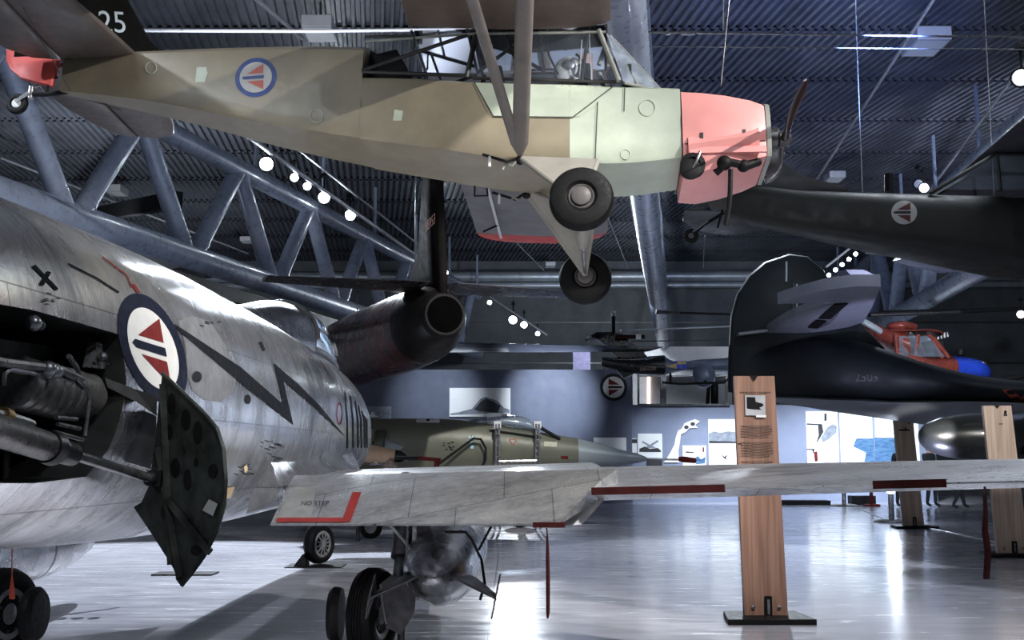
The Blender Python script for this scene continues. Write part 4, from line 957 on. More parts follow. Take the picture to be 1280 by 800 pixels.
b = MB(); b.path([bx(*q, .07) for q in ((4, 482), (5, 467), (12, 461), (60, 470), (88, 478), (101, 474), (96, 460), (86, 445))], .011, M_steel); b.build('hydraulic_pipe', R4)
b = MB(); b.path([bx(*q, .05) for q in ((97, 474), (108, 485), (112, 500), (106, 545))], .008, M_steel); b.build('hydraulic_pipe', R4)
b = MB(); b.path([bx(*q, .05) for q in ((-20, 513), (10, 520), (30, 526), (40, 530))], .016, M_steel); b.lathe(bx(3, 517, .05), bx(14, 521, .05)-bx(3, 517, .05), [(0, .026), (.05, .026)], mat('brass', (.5, .33, .14), .35, .8), 12); b.build('hydraulic_pipe', R4)
for x, y in ((60, 462), (68, 465)):
    b = MB(); b.ball(bx(x, y, .05), .035, M_steel, 12, 8); b.build('pipe_union', R4)
for q in (((70, 522), (96, 524)), ((72, 530), (100, 536)), ((68, 540), (104, 550))):
    b = MB(); b.path([bx(*q[0], .08), bx(*q[1], .08)], .009, M_steel); b.build('hydraulic_pipe', R4)
b = MB(); b.box(bx(120, 518, .12), (.05, .03, .06), M_steel); b.box(bx(123, 545, .12), (.05, .03, .07), M_steel); b.build('bay_fitting', R4, 0)
b = MB(); q = [bx(*t_, .07) for t_ in ((122, 427), (142, 429), (138, 462), (115, 459))]; b.prism(q, (-.04, 0, 0), M_steel); b.ball(bx(128, 446, .05), .022, M_steel_dk, 10, 8)
for t_ in ((124, 432), (138, 434), (135, 456), (118, 454)): b.ball(bx(*t_, .055), .008, M_black, 8, 6)
b.build('bay_bracket', R4, 0)
b = MB(); b.ball(bx(42, 404, .04), .03, M_steel, 12, 8); b.ball(bx(50, 407, .04), .02, M_steel_dk, 12, 8); b.build('bay_lamp', R4)
# actuator
A0 = bx(-60, 520, .02); A1 = bx(58, 558, .02); A2 = bx(90, 568, .0)
b = MB(); d = A1-A0; b.lathe(A0, d, [(0, .055), (d.length*.98, .055), (d.length, .05)], mat('canister_metal', (.26, .25, .24)), 24); b.build('actuator_cylinder', R4)
b = MB(); d = A2-A1; b.lathe(A1, d, [(0, .062), (.05, .066), (.06, .05), (d.length, .045)], M_steel_dk, 20); b.build('actuator_collar', R4)
E_ = P(188, 598, 5.02); b = MB(); b.tube(A2, E_, .021, M_steel, n=16); b.build('actuator_rod', R4)
b = MB(); b.ball(E_, .035, M_black, 12, 8); b.box(E_+Vector((.02, .06, 0)), (.05, .12, .07), M_black); b.build('rod_end', R4)
# bright fairing skin just ahead of the bay, and hinge arm
b = MB(); q = [P(x, y, 5.15) for x, y in ((150, 575), (154, 545), (160, 520), (172, 510), (196, 520), (194, 560), (188, 586))]; b.prism(q, (-.03, .05, 0), M_al_tank); b.build('polished_hinge_fairing', R4, 0)
b = MB(); b.rings([[P(131, 472, 4.86), P(134, 484, 4.86), P(134, 484, 4.95), P(131, 472, 4.95)], [P(168, 486, 4.95), P(172, 503, 4.95), P(172, 503, 5.05), P(168, 486, 5.05)], [P(196, 495, 5.0), P(196, 520, 5.0), P(196, 520, 5.1), P(196, 495, 5.1)]], M_black); b.build('hinge_arm', R4, 0)
# airbrake panel
def bk(px, py, dy=0): return P(px, py, 5.16-(px-185)/97*.42+dy)
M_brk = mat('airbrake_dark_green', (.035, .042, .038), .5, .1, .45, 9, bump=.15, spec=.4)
out = [(203, 467), (230, 492), (253, 514), (271, 535), (279, 560), (282, 600), (280, 632), (271, 664), (255, 695), (240, 716), (228, 731), (222, 722), (218, 714), (214, 706), (190, 668), (167, 634), (177, 628), (186, 608), (190, 580), (194, 550), (198, 510)]
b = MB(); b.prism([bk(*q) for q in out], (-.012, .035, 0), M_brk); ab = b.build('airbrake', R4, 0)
b = MB()
for (x0_, y0_, x1_, y1_) in ((198, 560, 225, 722), (204, 480, 214, 706), (190, 600, 262, 690)):
    a, c_ = bk(x0_, y0_, -.008), bk(x1_, y1_, -.008); b.flat(a, c_, .03, .02, M_brk, up=(0, -1, 0))
rim = [bk(*q, -.004) for q in out[0:12]]; b.path(rim, .010, M_brk, 6); b.build('airbrake_rib', ab, 0)
k = 0
for (x, y, a_, b_) in ((214, 505, 5, 14), (232, 525, 6, 14), (247, 541, 6, 15), (219, 585, 6, 13), (234, 600, 5, 14), (266, 589, 6, 9), (212, 540, 4, 10), (245, 578, 3, 6), (245, 688, 7, 7), (205, 640, 4, 10)):
    b = MB(); b.prism([bk(x+a_*math.cos(2*math.pi*i/18), y+b_*math.sin(2*math.pi*i/18), -.006) for i in range(18)], (0, .01, 0), M_black); b.build('lightening_hole', ab, 0)
b = MB(); b.prism([bk(*q, -.02) for q in ((261, 624), (272, 630), (266, 645), (253, 638))], (0, .01, 0), mat('pale_tag', (.5, .52, .52), .5)); b.build('square_reflector', ab, 0)

# wings
zt = lambda px, py, Y: P(px, py, Y)
LR = Vector((-1.72, 11.6, 1.24)); TR = Vector((-1.75, 7.95, 1.25))
LT = P(1300, 579, 7.3); TT = P(1300, 600, 6.15)
LT2 = LT+(LT-LR)*.06; 
b = MB()
FLh0 = P(368, 605, 8.0); FLh1 = P(772, 598, 7.25)          # flap hinge line
def lep(x): t_ = (x-LR.x)/(LT.x-LR.x); return LR.lerp(LT, t_)
secs = []
for x, th in ((FLh0.x, .24), ((FLh0.x+FLh1.x)/2, .20), (FLh1.x-.02, .165)):
    t_ = (x-FLh0.x)/(FLh1.x-FLh0.x); te = FLh0.lerp(FLh1, t_)+Vector((0, -.02, 0)); le = lep(x); le.z = te.z+.015+.02*(x+1.7); secs.append((le, te, th))
wingm(b, secs, M_al_wing, ua=.42, ub=1.3)
TEa = P(738, 614, 6.88); TEb = P(1300, 601, 5.95)
secs2 = []
for k in range(5):
    t_ = k/4; te = TEa.lerp(TEb, t_); le = lep(te.x); le.z = 1.355+.075*t_; secs2.append((le, te, .15-.03*t_))
tip = secs2[-1]; dv = Vector((.62, -.45, .02)); secs2.append((tip[0]+dv+Vector((0, -.1, 0)), tip[1]+dv, .11)); secs2.append((tip[0]+dv*1.2+Vector((0, -.45, 0)), tip[1]+dv*1.2, .03))
wingm(b, secs2, M_al_wing, ua=.5, ub=1.2)
wr = b.build('wing_right', R4, 40); bvW = b.bvh()
b = MB(); a0_, a1_ = P(742, 626, 7.12), P(1300, 609, 6.2)
b.rings([[TEa+Vector((.02, .03, 0)), a0_, a0_+Vector((0, .22, .0)), TEa+Vector((.02, .3, -.02))], [TEb+Vector((0, .03, 0)), a1_, a1_+Vector((0, .2, 0)), TEb+Vector((0, .3, -.02))]], M_al_wing); b.build('aileron', R4, 0)
b = MB(); mir = lambda p: Vector((2*XC-p.x, p.y, p.z))
wingm(b, [(mir(a), mir(c_), t_) for a, c_, t_ in secs+secs2[1:]], M_al_wing, ua=.42, ub=1.3); b.build('wing_left', R4, 40)
# root fillet
b = MB(); rs = []
for k in range(9):
    t_ = k/8; y = 12.2-4.3*t_; w_ = .02+.26*math.sin(math.pi*t_)**.8
    rs.append([Vector((XC+.70, y, 1.55)), Vector((XC+.78, y, 1.40)), Vector((XC+.80+w_*.5, y, 1.30)), Vector((XC+.80+w_, y, 1.27)), Vector((XC+.80+w_*.6, y, 1.16)), Vector((XC+.6, y, 1.08))])
b.rings(rs, M_al_fus); b.build('wing_root_fillet', R4, 60)
# flap
F0, F1 = P(338, 656, 7.35), P(697, 656, 6.70)
b = MB(); 
def fsec(h, t_, th): 
    return [h+Vector((0, 0, th*.5)), h.lerp(t_, .3)+Vector((0, 0, th*.55)), t_+Vector((0, 0, .006)), t_-Vector((0, 0, .006)), h.lerp(t_, .3)-Vector((0, 0, th*.4)), h-Vector((0, 0, th*.45))]
n_ = 12; rs = []
for k in range(n_+1):
    t_ = k/n_; rs.append(fsec(FLh0.lerp(FLh1, t_), F0.lerp(F1, t_), .12))
b.rings(rs, M_al_wing); bvFl = b.bvh(); fl = b.build('flap', R4, 30)
b = MB(); e0 = P(699, 656, 6.9); b.prism([P(738, 615, 7.05), P(762, 617, 7.1), P(727, 656, 6.95), P(697, 657, 6.9)], (0, .12, 0), M_dull); b.build('flap_end_plate', fl, 0)
hFl = skin_hit(bvFl)
b = MB(); lay(b, [(347, 648), (430, 648), (428, 653.5), (345, 653.5)], hFl, M_redp, .006, 12); lay(b, [(441, 616), (452, 616), (438, 653), (427, 653)], hFl, M_redp, .006, 12); b.build('red_no_step_line', fl, 0)
b = MB(); lay_text(b, 'NO STEP', skin_hit(bvFl, lambda u, v: (393+9*u-2*v, 630-8*v)), M_bolt, .005, shear=.3); b.build('stencil_text', fl, 0)
b = MB()
b = MB(); b.add([v for v in []], [], M_dull)
lay(b, [(368, 606), (396, 605), (388, 651), (343, 651)], hFl, mat('matt_walk_metal', (.2, .2, .2), .5, .6, .1, 10), .002, 20); b.build('matt_walk_patch', fl, 0)
hW = skin_hit(bvW)
b = MB(); line_px(b, [(372, 604), (560, 601), (770, 598)], 1.6, lambda x, y, o: P(x, y, 7.9-(x-372)/400*.75), M_bolt, 0, 30); 
# trailing-edge guards
M_guard = mat('dark_red_guard', (.03, .005, .005), .6, 0, .2, 10, spec=.1)
def tepos(px): 
    t_ = (px-738)/562; return TEa.lerp(TEb, t_)
def te_guard(x0_, x1_, lab, r=.02):
    g = MB(); a, c_ = onTE(x0_), onTE(x1_); g.flat(a, c_, .035, .045, M_guard, up=(0, 0, 1)); tagm(g, 'edge_guard', lab, 'edge guard', smooth=0)
def onTE(px):
    d = ray(px, 610); 
    best = None
    for k in range(1001):
        p = TEa.lerp(TEb, k/1000); q = abs(p.x*d.y-p.y*d.x)
        if best is None or q < best[0]: best = (q, p)
    return best[1]+Vector((0, -.02, 0))
te_guard(740, 905, 'long dark red edge guard on the silver wing trailing edge, beside the flap')
te_guard(1090, 1182, 'short dark red edge guard on the outer wing trailing edge, near the second wooden pillar')
g = MB(); g.flat(P(667, 656, 6.75), P(706, 656, 6.7), .04, .03, M_guard); tagm(g, 'edge_guard', 'small dark guard clipped to the lower corner of the wing flap', 'edge guard', smooth=0)
g = MB(); g.rings([[P(x-w_, y, 6.72), P(x, y, 6.70), P(x+w_, y, 6.72), P(x, y, 6.74)] for x, y, w_ in ((683, 660, 1), (684, 664, .8), (684.5, 690, 2.2), (685, 730, 2.6), (685, 765, 2.4), (684.5, 773, 1.2))], M_guard); tagm(g, 'warning_streamer', 'dark red warning streamer hanging from the lower corner of the wing flap', 'streamer', smooth=0)
g = MB(); g.rings([[P(x-w_, y, 5.93), P(x, y, 5.91), P(x+w_, y, 5.93), P(x, y, 5.95)] for x, y, w_ in ((1231, 608, 1.5), (1231, 618, 2.5), (1232, 640, 3), (1231, 663, 4), (1235, 690, 4.5), (1233, 722, 4.2), (1233, 724, 3.5))], M_guard); tagm(g, 'warning_streamer', 'dark red warning streamer hanging before the right-hand wooden pillar', 'streamer', smooth=0)

# landing gear
def main_gear(x, hubz, sgn, vis):
    wc = Vector((x, 8.4, .33)); wheel(R4, wc, (1, -.25, 0), .33, .21, M_hub, 'main_wheel', 10, .55)
    lx = x+.17*sgn
    b = MB(); b.tube((lx, 8.42, .42), (lx+.02*sgn, 8.6, .78), .048, M_steel_dk, n=18); b.tube((lx+.015*sgn, 8.55, .72), (lx+.04*sgn, 8.85, 1.32), .075, M_steel_dk, n=18)
    b.tube((lx, 8.42, .33), (x, 8.4, .33), .05, M_steel_dk, n=12); b.build('oleo_strut', R4)
    b = MB(); b.path([(lx-.08, 8.3, 1.0), (lx-.02, 8.28, .96), (lx+.1, 8.3, .82), (lx+.12, 8.32, .7)], .012, M_steel); b.path([(lx+.06, 8.33, 1.25), (lx+.09, 8.3, .95), (lx+.08, 8.3, .6)], .009, M_steel); b.path([(lx-.05, 8.3, 1.25), (lx-.05, 8.3, 1.0)], .008, M_steel); b.build('brake_hose', R4)
    b = MB(); b.flat((lx+.20*sgn, 8.45, .42), (lx+.18*sgn, 8.55, 1.28), .10, .02, M_steel_dk, up=(0, 1, 0)); b.flat((lx+.13*sgn, 8.4, .55), (lx+.12*sgn, 8.5, 1.25), .03, .02, M_steel, up=(0, 1, 0)); b.build('gear_door', R4, 0)
    b = MB(); q = [Vector((lx-.1, 8.25, .56)), Vector((lx-.02, 8.25, .62)), Vector((lx+.16, 8.25, .55)), Vector((lx+.15, 8.25, .36)), Vector((lx+.05, 8.25, .20)), Vector((lx-.06, 8.25, .26))]; b.prism(q, (0, .05, 0), M_steel_dk)
    b.path([(lx-.1, 8.24, .56), (lx-.08, 8.24, .4), (lx-.05, 8.24, .27)], .008, M_al); b.build('torque_link', R4, 0)
    b = MB(); b.tube((lx+.05*sgn, 8.3, .02), (lx+.05*sgn, 8.3, .3), .028, M_steel_dk, n=10); b.build('tow_lug', R4)
    b = MB(); cx = x-.19*sgn; b.lathe((cx-.03*sgn, 8.35, .33), (-sgn, 0, 0), [(0, .19), (.03, .2), (.06, .2), (.09, .17), (.1, .06)], M_black, 24); b.build('brake_unit', R4)
main_gear(-1.02, .33, 1, True); main_gear(-3.74, .33, -1, False)

# nose gear
wheel(R4, P(399, 680, 15.3), (1, -.55, 0), .262, .17, M_hub, 'nose_wheel', 12, .66, spokes=12)
nw = P(399, 680, 15.3); b = MB(); b.tube(nw+Vector((-.13, 0, 0)), nw+Vector((-.13, .1, 1.0)), .05, M_steel_dk, n=14); b.tube(nw+Vector((-.13, 0, 0)), nw, .03, M_steel_dk, n=10); b.build('nose_strut', R4)
b = MB(); b.flat(nw+Vector((.3, .3, .35)), nw+Vector((.3, .3, .95)), .5, .02, M_al, up=(0, 1, 0)); b.build('nose_gear_door', R4, 0)
for px, lab in ((386, 'black wheel chock behind the silver jet nose wheel'),):
    g = MB(); q = P(px-10, 703, 15.0); q.z = .013; g.prism([q+Vector(v) for v in ((-.1, 0, 0), (.06, 0, 0), (.06, 0, .10), (.02, 0, .16))], (0, .3, 0), M_black); tagm(g, 'wheel_chock', lab, 'chock', smooth=0)
g = MB(); q = P(395, 704, 15.2); q.z = .006; g.box(q, (.75, .5, .012), M_black); tagm(g, 'floor_plate', 'thin dark plate on the floor under the silver jet nose wheel', 'floor plate', smooth=0)
g = MB(); q = P(232, 714, 0+14.2*1.0); q.z = .01; g.box(q, (.75, .35, .015), M_black); tagm(g, 'floor_plate', 'thin dark plate on the floor beyond the airbrake tip', 'floor plate', smooth=0)
# drop tanks
def tank(x, z, y0, y1, r, fins):
    b = MB(); L_ = y1-y0
    b.lathe((x, y0, z), (0, 1, 0), [(L_*t_, r*max(.02, q)) for t_, q in ((0, .0), (.008, .2), (.03, .45), (.07, .66), (.13, .83), (.2, .94), (.3, 1), (.6, 1), (.72, .95), (.83, .80), (.92, .55), (.97, .32), (.99, .16), (1, .0))], M_al_tank, 40)
    o = b.build('drop_tank', R4, 60)
    b = MB(); b.lathe((x, y0+L_*.62, z), (0, 1, 0), [(0, r*1.004), (.012, r*1.006), (.024, r*1.004)], M_steel_dk, 40, cap=False); b.build('tank_seam', o)
    b = MB(); b.prism([(x-.03, y0+L_*.38, z+r*.8), (x-.03, y0+L_*.70, z+r*.8), (x-.03, y0+L_*.66, 1.3), (x-.03, y0+L_*.4, 1.3)], (.06, 0, 0), M_al); b.build('tank_pylon', o, 0)
    for s in (-1, 1):
        f = [(x+s*r*.35, y0+.55, z+.02), (x+s*(r*.9), y0+.42, z-.05), (x+s*(r*1.35), y0+.12, z-.12), (x+s*r*1.38, y0-.06, z-.13), (x+s*r*.15, y0+.12, z+.03)]
        plate(f, .02, M_steel_dk, (0, 0, 1)).build('tank_fin', o, 60)
        e = Vector((x+s*r*1.36, y0+.08, z-.13)); plate([e+Vector(v) for v in ((0, .2, .0), (0.03, -.08, .16), (.0, -.16, .02), (-.03, -.08, -.14))], .012, M_steel_dk, (1, 0, 0)).build('tank_end_plate', o, 60)
    return o
tank(-.53, .66, 7.7, 12.1, .31, True); tank(-4.47, .62, 7.7, 12.1, .30, True)
b = MB(); b.path([P(614, 658, 7.9), P(598, 688, 7.9)], .009, M_black); b.path([P(556, 665, 7.6), P(582, 665, 7.6), P(590, 675, 7.7), P(602, 700, 7.9), P(606, 730, 8.0), P(600, 750, 8.0)], .010, M_black); b.build('tank_brace', R4)
# dark gun barrel like probe under the belly (far wing pylon rack)
b = MB(); b.path([P(-20, 652, 10.8), P(60, 654, 11.2), P(130, 659, 11.6)], .035, M_black); b.tube(P(130, 659, 11.6), P(168, 660, 11.9), .022, M_steel_dk)
for k in range(6): b.ball(P(60+k*17, 654+k, 11.3), .055, M_black, 8, 6)
b.build('underwing_rack', R4)
g = MB(); g.rings([[P(15-w_, y, 8.0), P(15, y, 7.99), P(15+w_, y, 8.0), P(15, y, 8.02)] for y, w_ in ((655, .7), (705, .7), (720, 1), (735, 3), (747, 4), (749, 3))], mat('streamer_red', (.45, .06, .03), .6)); tagm(g, 'warning_streamer', 'small red pennant hanging in front of the left main wheel', 'streamer', smooth=0)

# ------------------------------------------------------------------ flying boat tail (right)
PY = 22.0
R5 = thing('flying_boat', 'black twin-lobed flying boat hull with big rounded fin, pale grey keel', 'airplane', (P(1000, 500, PY).x, PY, .0))
M_boat = mat('boat_black', (.006, .008, .010), .6, .0, .25, 1.2, col2=(.012, .016, .019), spec=.3)
M_belly = mat('boat_grey_belly', (.27, .28, .31), .5, 0, .08, 1.5)
X_ = lambda px: P(px, 500, PY).x
def zz(px, py): return P(px, py, PY).z
rows = [(918, 452, 494, .10), (940, 440, 498, .22), (980, 428, 501, .42), (1020, 424, 504, .60), (1060, 424, 506, .75), (1100, 436, 508, .92), (1160, 457, 509, 1.12), (1210, 470, 510, 1.25), (1290, 478, 508, 1.4), (1400, 470, 508, 1.5), (1560, 452, 508, 1.5)]
rows = [(X_(px), PY, zz(px, t_), zz(px, bo), hw) for px, t_, bo, hw in rows]
b = MB(); body(b, rows, lambda s, y, z: Vector((s, y, z)), M_boat, 60, 44, 2.0); bv5 = b.bvh(); b.build('hull', R5, 50)
kl = [(968, 499, 501), (1030, 502, 513), (1100, 505, 523), (1190, 505, 536), (1225, 506, 534), (1300, 508, 533), (1560, 508, 540)]
b = MB(); rs = []
for px, t_, bo in kl:
    k = max(.05, min(1, (px-960)/260)); x = X_(px); w_ = .15+1.15*k
    rs.append([Vector((x, PY-w_*.95, P(px, t_-2, PY-w_*.95).z)), Vector((x, PY-w_*.5, P(px, t_*.4+bo*.6, PY-w_*.5).z)), Vector((x, PY, zz(px, bo))), Vector((x, PY+w_*.55, (zz(px, t_)+zz(px, bo))/2-.05)), Vector((x, PY+w_*.9, zz(px, t_)+.02)), Vector((x, PY, zz(px, t_)+.15))])
b.rings(rs, M_belly); b.build('keel', R5, 60)
fpx = [(910, 490), (911, 440), (914, 395), (921, 368), (935, 345), (955, 328), (985, 318), (1008, 321), (1028, 338), (1043, 362), (1060, 388), (1080, 410), (1105, 436), (1060, 470), (960, 497)]
plate([P(x, y, PY) for x, y in fpx], .28, M_boat, (0, 1, 0)).build('fin', R5, 60)
b = MB()
for a, c_ in (((983, 327), (983, 352)), ((996, 355), (996, 388)), ((1009, 425), (1009, 482)), ((975, 482), (1011, 482)), ((992, 354), (992, 386))): b.tube(P(*a, PY-.16), P(*c_, PY-.16), .022, M_pipe if a[0] in (983, 996) else M_steel_dk, n=6)
b.split('rudder_hinge', R5)
# stabiliser towards the viewer (rises a little outwards)
o = P(1010, 418, PY); nst = Vector((0, .10, 1)).normalized()
M_stab = mat('stabiliser_grey_lilac', (.21, .22, .27), .5, 0, .08, 1.5)
M_stab2 = mat('stabiliser_grey', (.17, .175, .20), .5, 0, .08, 3)
def sp(px, py): return onplane(px, py, o, nst)
b = MB(); q = [sp(*t_) for t_ in ((945, 430), (962, 412), (985, 398), (1008, 388), (1032, 380), (1058, 378), (1040, 404), (1010, 416), (985, 417), (962, 422))]; b.prism(q, (0, 0, .14), M_stab2); b.build('elevator', R5, 30)
b = MB(); q = [sp(*t_) for t_ in ((1058, 378), (1042, 378), (972, 380), (1000, 371), (1035, 362), (1070, 358), (1101, 358), (1090, 384), (1079, 403), (1060, 409), (1030, 414), (1012, 416), (1030, 404))]; b.prism(q, (0, 0, .2), M_stab); b.build('tailplane', R5, 30)
b = MB()
for q in ([(1010, 408), (1020, 399), (1033, 400), (1022, 409)], [(1023, 397), (1043, 379), (1060, 378), (1038, 397)]): b.prism([sp(*t_)-Vector((0, 0, .03)) for t_ in q], (0, 0, .02), M_black)
b.split('hinge_slot', R5, 0)
b = MB(); b.tube(P(1060, 358, 24), P(1066, 345, 24), .16, M_stab2, .13, 14); b.prism([P(x, y, 23.7) for x, y in ((1057, 337), (1080, 337), (1092, 343), (1088, 347), (1064, 345))], (0, .7, .06), M_lil); b.build('far_stabiliser_tip', R5, 30)
b = MB(); b.flat(P(922, 418, PY-.25), P(958, 414, PY-.25), .3, .05, M_stab2); b.build('trim_tab_arm', R5, 0)
M_orange = mat('orange_marking', (.42, .07, .035), .5, 0, .15, 6)
b = MB(); h5 = skin_hit(bv5)
for q in ([(1252, 487), (1264, 486), (1300, 516), (1288, 517)], [(1290, 484), (1302, 486), (1276, 509), (1264, 508)]): lay(b, q, h5, M_orange, .012, 10)
b.build('orange_cross', R5, 0)
b = MB(); lay_text(b, '2505', skin_hit(bv5, lambda u, v: (1083+15*u, 472-16*v)), mat('serial_dim', (.008, .009, .011), .42, .1, .1, 2), .006); b.build('serial_number', R5, 0)
b = MB(); b.tube((X_(1420), PY, 0), (X_(1420), PY, 2.6), .12, M_steel_dk); wheel(R5, (X_(1420), PY-.8, .5), (0, 1, 0), .5, .3); b.split('cradle_stand', R5, 0)

# small black nose in front: radar nosed jet
NY = 18.5
R6 = thing('radar_nose_jet', 'glossy black rounded jet nose pointing left behind the right-hand wooden pillar', 'airplane', (P(1260, 545, NY).x, NY, 0))
nx = lambda px: P(px, 545, NY).x
b = MB(); zc_ = P(1200, 546, NY).z; prof = [(1149, .02), (1150, .10), (1154, .17), (1162, .245), (1176, .31), (1200, .37), (1230, .40), (1290, .42), (1400, .45), (1600, .46)]
b.lathe((0, NY, zc_), (1, 0, 0), [(nx(px), r) for px, r in prof], mat('nose_gloss_black', (.022, .024, .025), .3, .1, .06, 2, coat=.2, rvar=.03), 44); b.build('nose_cone', R6, 60)
b = MB(); b.box((nx(1283), NY-.30, zc_-.22), (.5, .2, .14), M_black); b.build('gun_fairing', R6, 0)
b = MB(); b.tube((nx(1277), NY, .3), (nx(1277), NY, zc_-.3), .06, M_steel_dk); b.build('nose_leg', R6); wheel(R6, (nx(1277), NY, .25), (0, 1, 0), .25, .16, name='nose_wheel')
b = MB(); b.tube((nx(1560), NY, 0), (nx(1560), NY, zc_-.3), .08, M_steel_dk); b.box((nx(1560), NY, .03), (.6, .6, .06), M_steel_dk); b.build('rear_stand', R6)

# ------------------------------------------------------------------ rescue helicopter, red and blue
HY = 27.0
R7 = thing('rescue_helicopter', 'red-brown cabin helicopter with shiny blue nose hanging behind the flying boat', 'helicopter', P(1150, 450, HY))
M_hred = mat('heli_red_brown', (.2, .04, .03), .3, .1, .25, 3, coat=.4)
M_hblue = mat('heli_blue', (.02, .06, .50), .25, .1, .08, 3, coat=.6)
hp = [(1070, 393, 418, .35), (1085, 397, 428, .55), (1105, 405, 445, .8), (1120, 418, 455, .95)]
def hbody(rows, m, n=2.4, ns=24):
    b = MB(); body(b, [(P(px, 440, HY).x, HY, P(px, t_, HY).z, P(px, bo, HY).z, hw) for px, t_, bo, hw in rows], lambda s, y, z: Vector((s, y, z)), m, ns, 36, n); return b
hbody([(1110, 438, 462, .8), (1130, 442, 470, .95), (1155, 447, 477, .95), (1170, 446, 479, .9), (1180, 446, 479, .86)], M_hred).build('lower_cabin', R7, 50)
hbody([(1179, 446, 479, .86), (1200, 447, 479, .80), (1220, 452, 478, .62), (1230, 459, 475, .36), (1235, 465, 470, .12)], M_hblue).build('nose', R7, 60)
hbody([(1040, 392, 402, .2), (1085, 402, 425, .45), (1110, 414, 445, .8), (1122, 416, 460, .9)], M_hred).build('rear_body', R7, 60)
hbody([(1095, 411, 420, .5), (1125, 415, 420, .85), (1160, 416, 421, .85), (1166, 420, 423, .75)], M_hred).build('cabin_roof', R7, 60)
b = MB()
for s in (-1, 1):
    y = HY+s*.8
    b.path([P(1160, 418, y), P(1168, 424, y), P(1186, 447, y)], .05, M_hred); b.path([P(1148, 418, y), P(1144, 448, y)], .05, M_hred); b.path([P(1120, 418, y), P(1122, 444, y)], .06, M_hred); b.path([P(1148, 424, y), P(1156, 444, y)], .03, M_hred); b.path([P(1166, 424, y), P(1178, 448, y)], .04, M_hred)
b.split('door_frame', R7)
b = MB(); b.add([P(1160, 417, HY-.7), P(1186, 447, HY-.75), P(1186, 447, HY+.75), P(1160, 417, HY+.7)], [(0, 1, 2, 3)], M_glass2); b.build('windscreen', R7, 0)
b = MB(); b.add([P(1124, 420, HY-.82), P(1160, 420, HY-.82), P(1182, 446, HY-.86), P(1124, 446, HY-.86)], [(0, 1, 2, 3)], M_glass); b.build('door_window', R7, 0)
for px in (1133, 1162):
    b = MB(); b.box(P(px, 440, HY), (.3, 1.2, .5), M_black); b.box(P(px-4, 432, HY), (.12, .5, .6), M_orange if px < 1150 else M_white); b.build('seat', R7, 0, .04)
b = MB(); b.ball(P(1126, 408, HY), .34, M_hred, 24, 12, (1.0, .8, .38)); b.ball(P(1135, 408, HY), .22, M_hred, 20, 10, (1, .8, .5)); b.build('rotor_head', R7)
b = MB(); b.tube(P(1126, 411, HY), P(1127, 430, HY-.6), .07, M_steel); b.build('engine_mast', R7)
b = MB(); b.path([P(1040, 392, HY-.5), P(1080, 402, HY-.5), P(1102, 415, HY-.5)], .08, M_pipe); b.build('roof_rail', R7)
b = MB(); b.ball(P(1188, 462, HY-.7), .26, M_black, 16, 10, (1, .6, 1)); b.build('landing_light_pod', R7)
b = MB(); a, c_ = P(1166, 424, HY+1.5), P(1184, 418, HY+1.5); b.flat(a, c_, .12, .12, M_white)
for k in range(4): p = a.lerp(c_, .2+.22*k); b.box(p, (.035, .14, .14), M_black)
b.build('striped_rotor_blade', R7, 0)
b = MB(); b.path([P(1085, 394, 28.5), P(1108, 392, 28.5), P(1280, 386, 28.5), P(1380, 384, 28.5)], [.05, .08, .05, .03], M_black); b.tube(P(1088, 394, 28.3), P(1200, 390, 28.3), .05, M_steel_dk); b.build('rotor_blade', R7)
b = MB(); b.path([P(1228, 478, HY-1), P(1262, 474, HY-1), P(1290, 468, HY-1)], [.03, .09, .03], M_black); b.tube(P(1200, 444, HY-.3), P(1201, 437, HY-.3), .1, M_black); b.split('nose_antenna', R7)

# ------------------------------------------------------------------ black helicopter tail (centre right)
KY = 29.0
R8 = thing('black_helicopter', 'dark helicopter tail boom with danger lettering, hanging over the partition', 'helicopter', P(800, 455, KY))
k_ = lambda px, py, dy=0: P(px, py, KY+dy)
b = MB(); body(b, [(P(px, 455, KY).x, KY, k_(px, t_).z, k_(px, bo).z, hw) for px, t_, bo, hw in ((752, 446, 458, .10), (775, 447, 464, .2), (800, 446, 468, .28), (830, 444, 470, .34))], lambda s, y, z: Vector((s, y, z)), M_gloss, 20, 28, 2.1); bv8 = b.bvh(); b.build('tail_boom', R8, 60)
b = MB(); body(b, [(P(px, 455, KY).x, KY, k_(px, t_).z, k_(px, bo).z, hw) for px, t_, bo, hw in ((829, 444, 470, .34), (842, 452, 466, .30), (856, 452, 464, .3), (870, 450, 466, .5), (905, 448, 468, .7), (960, 440, 480, .9), (1000, 445, 478, .6), (1015, 458, 470, .1))], lambda s, y, z: Vector((s, y, z)), mat('heli_blue_grey', (.16, .19, .26), .4, .2, .2, 3), 26, 28, 2.1); b.build('cabin', R8, 60)
b = MB(); b.box(k_(851, 456, -.32), (.30, .05, .20), M_hblue); b.prism([k_(x, y, -.36) for x, y in ((832, 458), (846, 454), (846, 461))], (0, .04, 0), mat('gold_marking', (.5, .36, .15), .5)); b.box(k_(852, 453.5, -.36), (.22, .03, .08), mat('gold_marking', (.5, .36, .15))); b.build('colour_band', R8, 0)
b = MB(); plate([k_(x, y) for x, y in ((737, 420), (745, 415), (768, 415), (778, 418), (800, 438), (812, 448), (790, 452), (770, 446), (756, 432), (748, 426))], .16, M_gloss, (0, 1, 0)).build('tail_fin', R8, 60)
plate([k_(x, y) for x, y in ((762, 450), (775, 448), (792, 468), (780, 474), (768, 460))], .12, M_gloss, (0, 1, 0)).build('lower_fin', R8, 60)
b = MB(); b.tube(k_(767, 391, -.3), k_(767, 416, -.3), .045, M_black, n=8); b.box(k_(767, 392, -.32), (.12, .04, .13), M_white); b.build('tail_rotor_blade', R8, 0)
